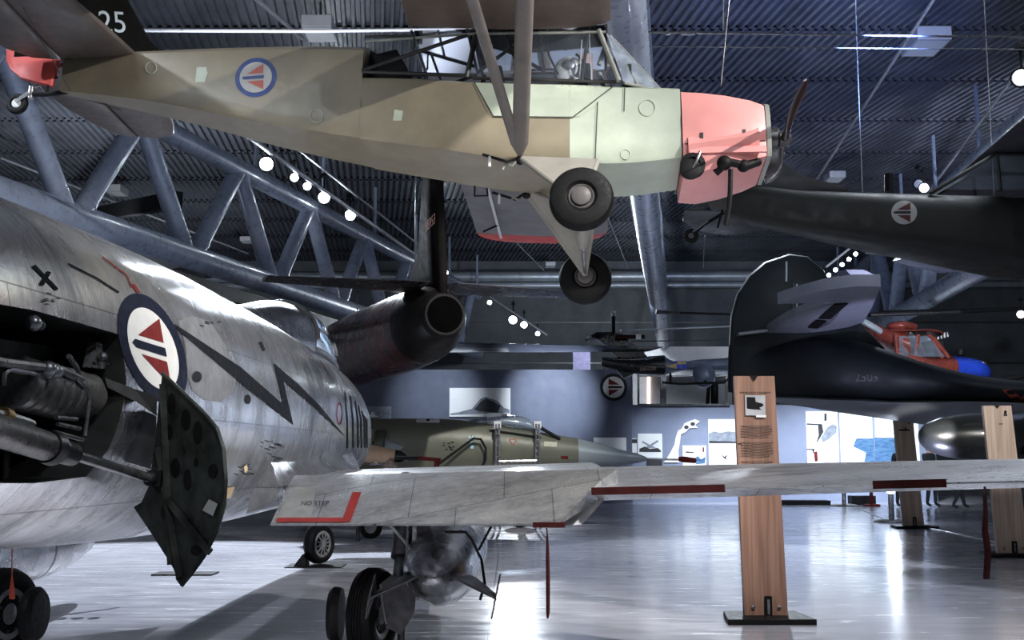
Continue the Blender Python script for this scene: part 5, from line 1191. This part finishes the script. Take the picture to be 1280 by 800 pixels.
b = MB(); b.flat(k_(770, 421, -.3), k_(806, 421, -.3), .06, .10, M_guard); b.box(k_(798, 421, -.32), (.13, .06, .12), M_white); b.build('tail_rotor_blade', R8, 0)
b = MB(); b.ball(k_(734, 424, -.1), .07, M_steel, 10, 8); b.tube(k_(735, 424), k_(748, 422), .04, M_steel); b.build('tail_light', R8)
b = MB(); lay_text(b, 'DANGER', skin_hit(bv8, lambda u, v: (810+5*u, 461-5.5*v-.3*u)), mat('danger_pale', (.5, .35, .3), .5), .02); b.build('danger_lettering', R8, 0)
b = MB(); b.path([k_(775, 413, .3), k_(912, 408, .5)], .02, M_pipe); b.path([k_(770, 427, .3), k_(912, 425, .5)], .015, M_steel_dk); b.build('boom_cable', R8)
b = MB(); b.path([k_(x, y, -1) for x, y in ((828, 478), (850, 480), (905, 478), (915, 470))], .03, M_black); b.path([k_(838, 466), k_(838, 478, -1)], .03, M_black); b.path([k_(880, 466), k_(882, 478, -1)], .03, M_black); b.build('skid', R8)
b = MB(); b.tube(k_(820, 390, -1.5), k_(850, 391, -1.5), .05, M_steel_dk, .03, 8); b.tube(k_(850, 391, -1.5), k_(912, 393, -1.5), .03, M_black, n=6); b.build('main_rotor_blade', R8)
b = MB(); b.ball(k_(880, 470, -.6), .3, mat('heli_blue_grey', (.2, .2, .3)), 16, 10); b.build('engine_pod', R8)
b = MB(); b.tube(Vector((P(874, 505, 36).x, 36, 0)), P(886, 480, 36), .06, M_black); b.tube(Vector((P(892, 505, 36).x, 36, 0)), P(893, 478, 36), .12, M_black); b.tube(P(886, 480, 36), P(893, 479, 36), .08, M_black)
tagm(b, 'gallery_stand', 'dark display supports seen in the gallery opening under the helicopter', 'stand', smooth=0)
b = MB(); b.box(P(867, 452, 41), (3.6, .1, 1.1), M_white); tagm(b, 'pale_canopy_panel', 'pale slanted panel behind the helicopter, high on the gallery wall', 'panel', smooth=0)
b = MB(); b.box(P(727, 448, 40), (.62, .1, .95), mat('lilac_banner', (.35, .33, .55), .6)); b.box(P(727, 436, 39.9), (.62, .1, .16), M_pipe); tagm(b, 'wall_banner', 'small lilac banner on the far wall left of the helicopter tail', 'banner', smooth=0)
b = MB(); b.tube(P(811, 505, 43.86), P(811, 468, 43.86), .06, emis('strip_glow', (1, .75, .65), 1.5)); tagm(b, 'strip_light', 'thin warm vertical strip light in the gallery window', 'lamp')

# ------------------------------------------------------------------ grey-green slender jet (behind the silver one)
GY = 23.0
R9 = thing('slender_jet', 'grey-green jet with long pale nose cone parked behind the silver wing', 'airplane', (P(560, 560, GY).x, GY, 0))
M_green = mat('jet_grey_green', (.15, .155, .115), .42, .1, .12, 1.5)
M_greenb = mat('jet_green_belly', (.06, .065, .045), .5, .1, .2, 2)
M_nose = mat('pale_grey_radome', (.30, .34, .36), .4, .1, .06, 2)
g_ = lambda px, py, dy=0: P(px, py, GY+dy)
gx = lambda px: P(px, 560, GY).x
grow = [(330, 523, 610, .62), (455, 523, 608, .62), (540, 523, 602, .60), (590, 526, 598, .56), (625, 531, 596, .52), (680, 541, 592, .45), (722, 548, 588, .36)]
b = MB(); body(b, [(gx(px), GY, g_(px, t_).z, g_(px, bo).z, hw) for px, t_, bo, hw in grow], lambda s, y, z: Vector((s, y, z)), M_green, 50, 44, 2.3); bv9 = b.bvh(); b.build('fuselage', R9, 50)
b = MB(); body(b, [(gx(px), GY, g_(px, t_).z, g_(px, bo).z, hw) for px, t_, bo, hw in ((722, 548, 588, .36), (750, 555, 585, .27), (780, 563, 581, .15), (805, 570, 576.5, .05), (809, 572, 575, .02))], lambda s, y, z: Vector((s, y, z)), M_nose, 24, 36, 2.0); b.build('nose_cone', R9, 60)
b = MB(); b.tube(g_(806, 573.5), g_(852, 574.5), .022, M_steel, n=8); b.build('nose_boom', R9)
b = MB(); b.lathe(g_(848, 573.5), g_(870, 576)-g_(848, 573.5), [(0, .04), (.1, .065), (.35, .055), (.37, .02)], M_redp, 12); b.build('boom_cover', R9)
b = MB()
cv = [(585, 525, 534, .10), (605, 521, 534, .28), (628, 519, 536, .34), (648, 520, 538, .34), (664, 525, 540, .30), (672, 532, 542, .26)]
body(b, [(gx(px), GY, g_(px, t_).z, g_(px, bo).z, hw) for px, t_, bo, hw in cv], lambda s, y, z: Vector((s, y, z)), M_glass2, 20, 28, 2.0, cap=False); b.build('canopy', R9, 60)
b = MB(); b.path([g_(668, 530, -.32), g_(700, 549, -.3)], .035, M_black); b.path([g_(668, 530, .3), g_(700, 549, .3)], .035, M_black); b.path([g_(668, 530, -.32), g_(672, 548, -.38)], .03, M_black); b.path([g_(612, 536, -.45), g_(676, 545, -.4)], .03, M_greenb); b.box(g_(618, 532, 0), (.3, .4, .5), M_white); b.box(g_(628, 528, 0), (.2, .3, .35), M_steel); b.split('canopy_frame', R9, 0)
b = MB(); b.add([g_(670, 530, -.3), g_(700, 549, -.12), g_(700, 549, .12), g_(670, 530, .3)], [(0, 1, 2, 3)], M_glass); b.build('windscreen', R9, 0)
b = MB(); rs = [[g_(px, y, -.55+.5*(1-1)) if False else P(px, y, GY-.62) for y in (yt, (yt+yb)/2, yb)]+[P(px, y, GY-.3) for y in (yb+3, yt-3)] for px, yt, yb in ((330, 538, 582), (455, 536, 580), (482, 536, 580))]
b.rings(rs, M_green); b.build('intake_duct', R9, 30)
b = MB(); b.lathe(P(470, 558, GY-.62), (1, 0, 0), [(0, .33), (.18, .33), (.2, .28), (.05, .27)], M_greenb, 28, cap=False); b.build('intake_ring', R9)
b = MB(); b.lathe(P(474, 559, GY-.62), (1, 0, 0), [(0, .22), (.12, .2), (.48, .012)], M_nose, 24); b.build('shock_cone', R9)
h9 = skin_hit(bv9)
b = MB(); lay(b, [(519, 522.5), (551, 523), (549, 529), (521, 528.5)], h9, M_white, .01, 6); lay(b, circ(2.3, 14, 535, 525), h9, M_bolt, .015, 3); b.build('white_top_marking', R9, 0)
b = MB(); lay(b, [(680, 552), (696, 553), (696, 559), (680, 558)], h9, mat('cream_placard', (.5, .5, .38), .5), .01, 8); b.build('placard', R9, 0)
b = MB(); lay(b, [(701, 570), (710, 570), (710, 573.5), (701, 573)], h9, M_redp, .01, 8); b.build('red_tab', R9, 0)
b = MB()
for q in (circ(3.0, 5, 588, 552), circ(2.4, 6, 590, 559), [(585, 548), (587, 544), (589, 548)], [(589, 548), (591, 544), (593, 548)]): lay(b, q, h9, mat('pale_blue_crest', (.35, .6, .75), .5), .012, 4)
b.build('unit_crest', R9, 0)
b = MB()
random.seed(5)
for k in range(12): x, y = random.uniform(553, 566), random.uniform(551, 562); lay(b, [(x, y), (x+3, y), (x+3, y+1), (x, y+1)], h9, M_bolt, .01, 6)
b.split('stencil_marks', R9, 0)
b = MB(); line_px(b, [(636, 549), (641, 556), (646, 549), (636, 549)], 1, h9, M_orange, .01, 4); b.build('warning_triangle', R9, 0)
b = MB(); b.path([g_(548, 580, -.75), g_(570, 564, -.7), g_(592, 548, -.66), (g_(601, 549, -.66)), g_(607, 560, -.68), g_(607, 575, -.75), g_(600, 588, -.8)], .025, M_black); tagm(b, 'service_hose', 'black hose looped against the side of the grey-green jet', 'hose')
for px in (392, 650):
    b = MB(); b.tube(g_(px, 585), (gx(px), GY, .3), .07, M_steel, n=12); b.build('gear_leg', R9); wheel(R9, (gx(px), GY, .3), (0, 1, 0), .3, .2, name='gear_wheel')
b = MB(); wingm(b, [((gx(480), GY-.5, 1.7), (gx(360), GY-.5, 1.7), .1), ((gx(450), GY-2.6, 1.5), (gx(375), GY-2.6, 1.5), .06)], M_green); wingm(b, [((gx(480), GY+.5, 1.7), (gx(360), GY+.5, 1.7), .1), ((gx(450), GY+2.6, 1.5), (gx(375), GY+2.6, 1.5), .06)], M_green); b.build('wing', R9, 40)
# boarding ladder hooked on the jet
t = thing('boarding_ladder', 'silver boarding ladder hooked onto the grey-green jet cockpit', 'ladder', P(647, 575, GY-.85)*1.0)
for px in (622, 672):
    b = MB()
    for dx in (-3, 3): b.tube(P(px+dx*.6, 530, GY-.75), Vector((P(px+dx, 585, GY-.85).x, GY-1.0, .02)), .022, M_al, n=8)
    for k in range(9): b.tube(P(px-2.5, 536+k*7, GY-.8), P(px+2.5, 536+k*7, GY-.8), .014, M_al, n=6)
    b.box(P(px, 531, GY-.7), (.14, .1, .14), M_white); b.build('ladder_rail', t)
b = MB(); b.tube(P(624, 577, GY-.85), P(671, 576, GY-.85), .03, M_al, n=8); b.build('cross_bar', t)
# missile on its stand
t = thing('missile', 'tan missile with black seeker lying beside the grey-green jet', 'missile', P(480, 572, 19.5))
M_tan = mat('tan_paint', (.42, .27, .17), .45, 0, .08, 4)
m0, m1 = P(430, 564, 19.5), P(494, 570, 19.5)
b = MB(); d = m1-m0; b.lathe(m0, d, [(0, .14), (d.length*.55, .15), (d.length, .105)], M_tan, 24); b.build('missile_body', t)
b = MB(); b.lathe(m1, d, [(0, .108), (.10, .10), (.18, .05), (.2, .02)], M_black, 20); b.build('seeker', t)
b = MB(); b.flat(m0+d*.8+Vector((0, 0, -.1)), m0+d*.8+Vector((.2, -.5, -.25)), .2, .02, M_al, up=(0, 1, 0)); b.build('missile_fin', t, 0)
b = MB(); b.tube(m0+d*.3, Vector((m0.x+d.x*.3, 19.5, 0)), .04, M_steel_dk); b.build('stand', t)
t = thing('red_towbar', 'small red tow bar on a stand in front of the grey-green jet', 'tow bar', P(542, 573, 18.5))
b = MB(); b.flat(P(523, 572.5, 18.5), P(551, 575, 18.5), .06, .07, M_redp, up=(0, 1, 0)); b.build('bar', t, 0)
b = MB(); b.tube(P(546, 576, 18.5), Vector((P(546, 576, 18.5).x, 18.5, 0)), .045, M_redp); b.build('post', t)
b = MB(); b.path([P(494, 572, 18.7), P(510, 573, 18.6), P(524, 573, 18.5)], .03, M_black); b.build('black_link', t)
t = thing('equipment_cart', 'low dark equipment cart half hidden behind the silver wing root', 'cart', (P(500, 580, 20).x, 20, 0))
b = MB(); b.box((P(500, 580, 20).x, 20, .95), (1.5, .6, .45), M_black); b.build('cart_body', t, 0, .03)
b = MB(); b.path([P(462, 581, 19.6), P(500, 576, 19.6), P(512, 574, 19.6)], .02, M_al); b.build('cart_handle', t)
for dx in (-.5, .5): wheel(t, (P(500, 580, 20).x+dx, 20, .2), (0, 1, 0), .2, .1, name='cart_wheel')
b = MB(); b.box((P(500, 580, 20).x, 20, .5), (1.2, .4, .5), M_steel_dk); b.build('cart_frame', t, 0)

# ------------------------------------------------------------------ wooden information pillars
M_wood = wood('oak_pillar', (.20, .105, .07), (.34, .19, .135))
M_woodp = wood('pale_pillar', (.42, .30, .22), (.62, .48, .38))
M_print = mat('printed_text', (.05, .035, .03), .7)
def pillar(label, Yp, xtl, xtr, xbl, xbr, ytop, m, photo, text, cx=None, slab=1.0):
    tl, tr = P(xtl, ytop, Yp), P(xtr, ytop, Yp); zt_ = tl.z; bl = P(xbl, 560, Yp); 
    ground = 566+1400*EYE/Yp
    wl = (xbl-640)/1400*Yp; wr_ = (xbr-640)/1400*Yp
    t = thing('information_pillar', label, 'information pillar', ((wl+wr_)/2, Yp, 0))
    D_ = .07
    b = MB(); n_ = 12
    rs = []
    for k in range(n_+1):
        f = k/n_; z = .05+(zt_-.05)*f; g = 1-.10*math.sin(math.pi*f)*.0
        xl = wl*(1-f)+tl.x*f; xr = wr_*(1-f)+tr.x*f
        rs.append([Vector((xl, Yp, z)), Vector((xl+(xr-xl)*.5, Yp+.012, z)), Vector((xr, Yp, z)), Vector((xr, Yp+D_, z)), Vector((xl, Yp+D_, z))])
    b.rings(rs, m); body_ = b.build('board', t, 20)
    wd = tr.x-tl.x; mx = (tl.x+tr.x)/2
    b = MB(); b.prism([(mx-wd*.09, Yp-.004, zt_+.004), (mx+wd*.09, Yp-.004, zt_+.004), (mx, Yp-.004, zt_-.045)], (0, D_+.01, 0), M_black); b.build('top_notch', t, 0)
    cxb = (wl+wr_)/2; wdb = wr_-wl
    b = MB(); b.box((cxb+.02, Yp-.004, .05+.085), (wdb*.17, .012, .17), M_black); b.box((cxb+.02, Yp-.012, .05+.075), (wdb*.055, .006, .13), M_al); b.build('foot_bracket', t, 0)
    b = MB()
    for s in (-1, 1): b.lathe((cxb+s*wdb*.30, Yp, .12), (0, -1, 0), [(0, .018), (.008, .018), (.012, .01)], M_steel, 14)
    b.split('foot_bolt', t)
    b = MB(); w2 = wdb*1.0
    b.prism([(cxb-w2, Yp-.24, 0), (cxb+w2, Yp-.24, 0), (cxb+w2*.85, Yp+.3, 0), (cxb-w2*.85, Yp+.3, 0)], (0, 0, .05), M_black); b.build('base_plate', t, 0, .006)
    if photo:
        b = MB(); z0 = zt_-.30*1; w_ = wd*.5; c0 = Vector((mx+.0, Yp-.003, zt_-.27)); b.box(c0, (w_, .006, w_*1.0), mat('photo_pale', (.42, .43, .45), .5)); 
        b.prism([c0+Vector((x*w_, -.005, z*w_)) for x, z in ((-.42, .42), (.0, .40), (.02, .18), (.38, .08), (.40, -.02), (.2, -.12), (.3, -.22), (-.1, -.2), (-.42, -.16))], (0, .003, 0), M_black)
        b.box(c0+Vector((.05, -.005, -.1)), (w_*.5, .002, .02), M_white); b.build('photo_print', t, 0)
    if text:
        b = MB(); random.seed(11)
        for k in range(17):
            z = zt_-.155 if k == 0 else zt_-.44-.024*k-(.03 if k > 5 else 0)-(.03 if k > 11 else 0); x = tl.x+.045
            xe = tr.x-.035-(random.uniform(0, .1) if k in (5, 11, 16) else 0)
            while x < xe-.01:
                l = random.uniform(.008, .028); l = min(l, xe-x); b.add([(x, Yp-.003, z), (x+l, Yp-.003, z), (x+l, Yp-.003, z+.009), (x, Yp-.003, z+.009)], [(0, 1, 2, 3)], M_print); x += l+.006
        b.box((tl.x+.035, Yp-.003, zt_-.62), (.03, .002, .008), M_black); b.build('printed_text', t, 0)
    else:
        b = MB()
        for k, (fx, fz, w_, h_) in enumerate(text_small[label[:6]]): b.box((tl.x+wd*fx, Yp-.003, zt_-fz), (w_, .003, h_), M_black)
        b.build('small_print', t, 0)
    return t
text_small = {'wooden': [(.78, .07, .03, .05), (.78, .11, .05, .015), (.6, .20, .03, .03), (.52, .235, .22, .03), (.36, .24, .1, .02)], 'right-': [(.78, .10, .035, .05), (.78, .14, .05, .02), (.6, .27, .06, .01)]}
pillar('nearest oak information pillar with a photo and printed paragraphs', 10.3, 918, 968, 924, 977, 470, M_wood, True, True)
pillar('wooden information pillar farthest away, between the nearest pillar and the right edge', 22.8, 1117, 1141, 1122, 1148, 523, M_woodp, False, False)
pillar('right-hand wooden information pillar beside the black jet nose', 16.6, 1229, 1264, 1237, 1275, 507, M_woodp, False, False)

# ------------------------------------------------------------------ posters on the partition walls
M_post = mat('poster_white', (.75, .77, .78), .6, 0, .02, 3)
M_pgrey = mat('poster_grey', (.22, .25, .30), .6, 0, .2, 8)
M_pdk = mat('poster_dark_ink', (.02, .02, .025), .6, 0, .3, 20)
M_pblue = mat('poster_sea_blue', (.004, .045, .15), .6, 0, .3, 4, col2=(.08, .18, .30), stretch=(1, 1, 6))
def poster(name, label, rect, Yp, shapes, m=None, group=None):
    x0_, y0_, x1_, y1_ = rect; a, c_ = P(x0_, y0_, Yp), P(x1_, y1_, Yp)
    t = thing(name, label, 'poster', ((a.x+c_.x)/2, Yp, c_.z), group)
    b = MB(); b.box(((a.x+c_.x)/2, Yp, (a.z+c_.z)/2), (c_.x-a.x, .05, a.z-c_.z), m or M_post); b.build('panel', t, 0)
    if shapes:
        b = MB()
        for i, (poly, mm) in enumerate(shapes): b.prism([P(x, y, Yp)+Vector((0, -.03-.003*i, 0)) for x, y in poly], (0, .002, 0), mm)
        b.build('printed_image', t, 0)
YW = PW-.03
poster('wall_poster', 'white poster of a jet canopy above the grey-green jet', (562, 485, 638, 521), YW, [([(563, 517), (575, 515), (590, 511), (600, 499), (607, 496), (622, 501), (630, 510), (637, 512), (637, 521), (563, 521)], M_pgrey), ([(593, 512), (601, 502), (608, 498), (626, 507), (622, 516), (598, 514)], M_pdk), ([(563, 519), (637, 516), (637, 521), (563, 521)], M_post)])
poster('wall_poster', 'small grey poster beside the silver jet nose', (456, 508, 489, 524), YW, [([(460, 522), (466, 514), (469, 519), (474, 521)], M_post)], M_pgrey)
poster('wall_poster', 'plain pale poster behind the pale nose cone', (742, 547, 783, 572), YW, [])
M2 = Yl-.03
poster('wall_poster', 'square poster of a helicopter over a crowd', (797, 542, 828, 573), M2, [([(803, 551), (812, 556), (822, 550), (823, 552), (815, 557), (820, 560), (808, 560), (809, 557), (802, 553)], M_pgrey), ([(799, 561), (806, 558), (812, 561), (822, 560), (826, 563), (826, 565), (799, 565)], M_pdk)])
poster('wall_poster', 'narrow dark poster left of the helicopter poster', (788, 548, 796, 566), M2, [([(788, 549), (796, 549), (796, 554), (788, 554)], M_pdk)])
poster('wall_poster', 'dark low poster under the helicopter poster', (808, 574, 828, 590), M2, [], M_pdk)
poster('wall_poster', 'poster with a small red mark near the boom cover', (853, 557, 883, 590), M2, [([(857, 564), (867, 565), (867, 566.5), (857, 566)], M_pdk), ([(878, 559), (880, 559), (880, 565), (878, 565)], M_redp), ([(868, 573), (872, 570), (876, 574), (882, 571), (881, 579), (870, 580)], M_pblue)])
poster('wall_poster', 'tall bright poster left of the nearest pillar, with a coastline strip', (885, 524, 921, 590), M2, [([(886, 542), (892, 539), (900, 541), (910, 539), (919, 540), (920, 553), (886, 553)], M_pgrey), ([(886, 551), (920, 552), (920, 554), (886, 554)], M_pdk), ([(901, 567), (905, 571), (910, 568), (907, 572), (909, 575), (904, 572)], M_pdk)])
poster('wall_poster', 'bright poster of a helicopter at the left of the sea picture', (1007, 514, 1049, 590), M2, [([(1026, 547), (1034, 534), (1041, 530), (1046, 533), (1045, 541), (1036, 549), (1028, 553)], M_pgrey), ([(1022, 530), (1027, 530), (1029, 540), (1025, 547), (1019, 556), (1023, 544)], M_pdk), ([(1030, 517), (1033, 517), (1033, 526), (1030, 526)], M_pdk), ([(1008, 529), (1022, 530), (1022, 531.5), (1008, 531)], M_pdk), ([(1008, 561), (1018, 561), (1016, 568), (1015, 562.5), (1008, 562)], M_pdk), ([(1017, 565), (1021, 564), (1022, 576), (1018, 577)], M_redp)])
poster('wall_poster', 'bright sea picture with blue waves, left panel', (1049, 514, 1092, 590), M2, [([(1070, 548), (1092, 548), (1092, 577), (1080, 577), (1082, 566), (1066, 558)], M_pblue)])
poster('wall_poster', 'bright sea picture with blue waves, right panel', (1093, 514, 1150, 590), M2, [([(1093, 547), (1125, 547), (1125, 577), (1093, 577)], M_pblue)])
# white splash-shaped cut-out on the wall
t = thing('wall_cutout', 'white splash-shaped figure on the partition wall', 'wall figure', P(840, 575, M2))
pl = [(830, 578), (838, 566), (843, 556), (845, 546), (848, 538), (852, 536), (856, 529), (863, 526), (869, 524), (875, 527), (869, 531), (872, 535), (862, 535), (857, 540), (851, 543), (850, 552), (848, 564), (849, 578)]
b = MB(); b.prism([P(x, y, M2-.02) for x, y in pl], (0, .04, 0), M_post); b.build('panel', t, 0)
b = MB(); b.prism([P(858+3*math.cos(a), 534+2.5*math.sin(a), M2-.03) for a in [2*math.pi*i/10 for i in range(10)]], (0, .005, 0), M_pdk); b.prism([P(866+3*math.cos(a), 530+2.5*math.sin(a), M2-.03) for a in [2*math.pi*i/10 for i in range(10)]], (0, .005, 0), M_pdk); b.split('dark_spot', t, 0)
# round national mark on the dark partition
t = thing('round_wall_sign', 'round black-rimmed sign with red triangles on the dark partition', 'sign', P(767, 484, YW))
def wall_hit(cx, cy, rr, Yp):
    c0 = P(cx, cy, Yp); return lambda u, v, o: c0+Vector((u*rr, -o*3, v*rr))
b = MB(); rr = 17*PW/1400; roundel(b, wall_hit(767, 484, rr, YW-.02), M_black, 1, -1, .004, .3, .78); 
q = wall_hit(767, 484, rr, YW-.02); b.build('sign_face', t, 0)

# ------------------------------------------------------------------ visitors
M_cloth = mat('dark_clothes', (.018, .02, .028), .8, 0, .2, 6); M_skin = mat('skin', (.42, .26, .19), .5, 0, .05, 8); M_hair = mat('dark_hair', (.03, .02, .015), .7)
M_shoe = mat('black_shoe', (.012, .012, .013), .5)
def person(label, x, y, face, stride, hairc=None):
    """one continuous skinned body; face = heading in degrees"""
    t = thing('person', label, 'person', (x, y, 0))
    c, s = math.cos(R(face)), math.sin(R(face))
    W = lambda f, l, z: Vector((x+f*c-l*s, y+f*s+l*c, z))
    J = {'pel': (0, 0, .95), 'wst': (0, 0, 1.12), 'chs': (0, 0, 1.35), 'nck': (.0, 0, 1.50), 'hd': (.01, 0, 1.62), 'top': (.01, 0, 1.72),
         'shL': (0, .17, 1.42), 'elL': (-.06-stride*.3, .24, 1.15), 'wrL': (.02-stride*.3, .26, .92), 'haL': (.05-stride*.3, .26, .84),
         'shR': (0, -.17, 1.42), 'elR': (.0+stride*.3, -.24, 1.15), 'wrR': (.10+stride*.3, -.26, .93), 'haR': (.13+stride*.3, -.26, .86),
         'hpL': (0, .09, .90), 'knL': (stride*.45+.03, .10, .50), 'anL': (stride*.85, .10, .09), 'toL': (stride*.85+.16, .11, .04),
         'hpR': (0, -.09, .90), 'knR': (-stride*.25+.03, -.10, .50), 'anR': (-stride*.9, -.10, .10), 'toR': (-stride*.9+.15, -.11, .04)}
    E2 = [('pel', 'wst'), ('wst', 'chs'), ('chs', 'nck'), ('nck', 'hd'), ('hd', 'top'), ('chs', 'shL'), ('shL', 'elL'), ('elL', 'wrL'), ('wrL', 'haL'), ('chs', 'shR'), ('shR', 'elR'), ('elR', 'wrR'), ('wrR', 'haR'),
          ('pel', 'hpL'), ('hpL', 'knL'), ('knL', 'anL'), ('anL', 'toL'), ('pel', 'hpR'), ('hpR', 'knR'), ('knR', 'anR'), ('anR', 'toR')]
    rad = {'pel': .15, 'wst': .14, 'chs': .16, 'nck': .06, 'hd': .092, 'top': .07, 'sh': .075, 'el': .05, 'wr': .035, 'ha': .035, 'hp': .10, 'kn': .065, 'an': .045, 'to': .04}
    ks = list(J); me = bpy.data.meshes.new('body'); me.from_pydata([W(*J[k])-Vector((x, y, 0)) for k in ks], [(ks.index(a), ks.index(b_)) for a, b_ in E2], [])
    o = bpy.data.objects.new('body', me); COL.objects.link(o); o.parent = t
    sk = o.modifiers.new('skin', 'SKIN'); o.modifiers.new('sub', 'SUBSURF').levels = 2; o.modifiers['sub'].render_levels = 2
    for i, k in enumerate(ks): r = rad.get(k, rad.get(k[:2], .05)); me.skin_vertices[0].data[i].radius = (r, r)
    me.skin_vertices[0].data[0].use_root = True
    bpy.context.view_layer.update(); dg = bpy.context.evaluated_depsgraph_get(); m3 = bpy.data.meshes.new_from_object(o.evaluated_get(dg)); o.modifiers.clear(); o.data = m3
    m3.materials.clear(); m3.materials.append(M_cloth); m3.materials.append(M_skin); m3.materials.append(M_shoe)
    for p in m3.polygons:
        z = p.center.z; p.use_smooth = True
        p.material_index = 1 if z > 1.50 or (z < .9 and z > .75 and abs((p.center.x*-s+p.center.y*c)) > .2) else (2 if z < .09 else 0)
    b = MB(); b.ball(W(-.02, 0, 1.66), .105, hairc or M_hair, 20, 12, (1, 1, 1.05)); b.build('hair', t)
    b = MB()
    for l in (-.035, .035): b.ball(W(.095, l, 1.62), .012, M_black, 8, 6)
    b.ball(W(.108, 0, 1.59), .018, M_skin, 8, 6, (1, 1, 1.4)); b.box(W(.098, 0, 1.545), (.012, .05, .01), M_redp); b.build('face', t)
    for l, hk in ((.26, 'haL'), (-.26, 'haR')):
        b = MB(); hx, hl, hz = J[hk]
        for k in range(4): b.path([W(hx-.03+.02*k, hl, hz-.02), W(hx-.03+.022*k, hl, hz-.07), W(hx-.025+.022*k, hl*.97, hz-.095-.008*(k in (1, 2)))], [.009, .008, .006], M_skin, 6)
        b.path([W(hx+.035, hl*.97, hz+.0), W(hx+.055, hl*.92, hz-.03), W(hx+.055, hl*.9, hz-.06)], [.011, .009, .007], M_skin, 6); b.build('fingers', t)
    return t
person('person in dark clothes standing just right of the farthest pillar', (1158-640)/1400*31.5, 31.5, -60, .07)
person('person in dark clothes walking, legs apart, under the silver wing', (1192-640)/1400*30.5, 30.5, 20, .32)
person('person in dark clothes half hidden behind the farthest pillar', (1121-640)/1400*31.5, 31.5, -80, .05)

# ------------------------------------------------------------------ floor posts
def post(px, yb, lab, light, h):
    Yp = 1400*EYE/(yb-566); x = (px-640)/1400*Yp
    t = thing('floor_post', lab, 'post', (x, Yp, 0))
    b = MB(); b.lathe((x, Yp, 0), (0, 0, 1), [(0, .38), (.02, .38), (.05, .30), (.06, .06)], M_steel_dk, 32); b.build('base', t)
    b = MB(); b.tube((x, Yp, .05), (x, Yp, h), .06, M_al, n=16); b.build('stem', t)
    if light:
        b = MB(); b.ball((x, Yp, h+.08), .10, M_bulb2, 16, 10); b.build('bulb', t)
        l = bpy.data.lights.new('lamp', 'POINT'); l.energy = 25; l.shadow_soft_size = .1; l.color = (.7, .8, 1); o = bpy.data.objects.new('lamp', l); COL.objects.link(o); o.parent = t; o.location = (0, -.15, h+.25)
    else:
        b = MB(); b.box((x, Yp, h+.05), (.14, .14, .14), M_black); b.build('cap', t, 0)
post(1050, 631, 'round based floor post with dark cap, far right of the nearest pillar', False, .5)
post(1108, 651, 'round based chrome floor post with a glowing bulb on top', True, .62)
t = thing('barrier_post', 'slim red barrier post far away beyond the silver wing', 'post', ((1084-640)/1400*32, 32, 0))
b = MB(); b.tube(((1084-640)/1400*32, 32, .05), ((1084-640)/1400*32, 32, .85), .05, M_redp); b.build('stem', t); b = MB(); b.box(((1084-640)/1400*32, 32, .03), (.4, .3, .06), M_redp); b.build('foot', t, 0)
b = MB(); b.box(((1072-640)/1400*33, 33, .13), (.7, .4, .26), M_black); tagm(b, 'black_case', 'low black case on the floor left of the red barrier post', 'case', smooth=0)
b = MB(); b.box(((990-640)/1400*33.2, 33.2, .06), (1.9, .6, .12), M_black); tagm(b, 'wall_plinth', 'long low black plinth against the partition, right of the nearest pillar', 'plinth', smooth=0)
b = MB(); b.path([((1070-640)/1400*30, 30, .01), ((1100-640)/1400*25.6, 25.6, .01), ((1290-640)/1400*17.4, 17.4, .01)], .012, M_rail, 6); tagm(b, 'floor_cable', 'thin pale cable lying across the floor past the glowing post', 'cable')
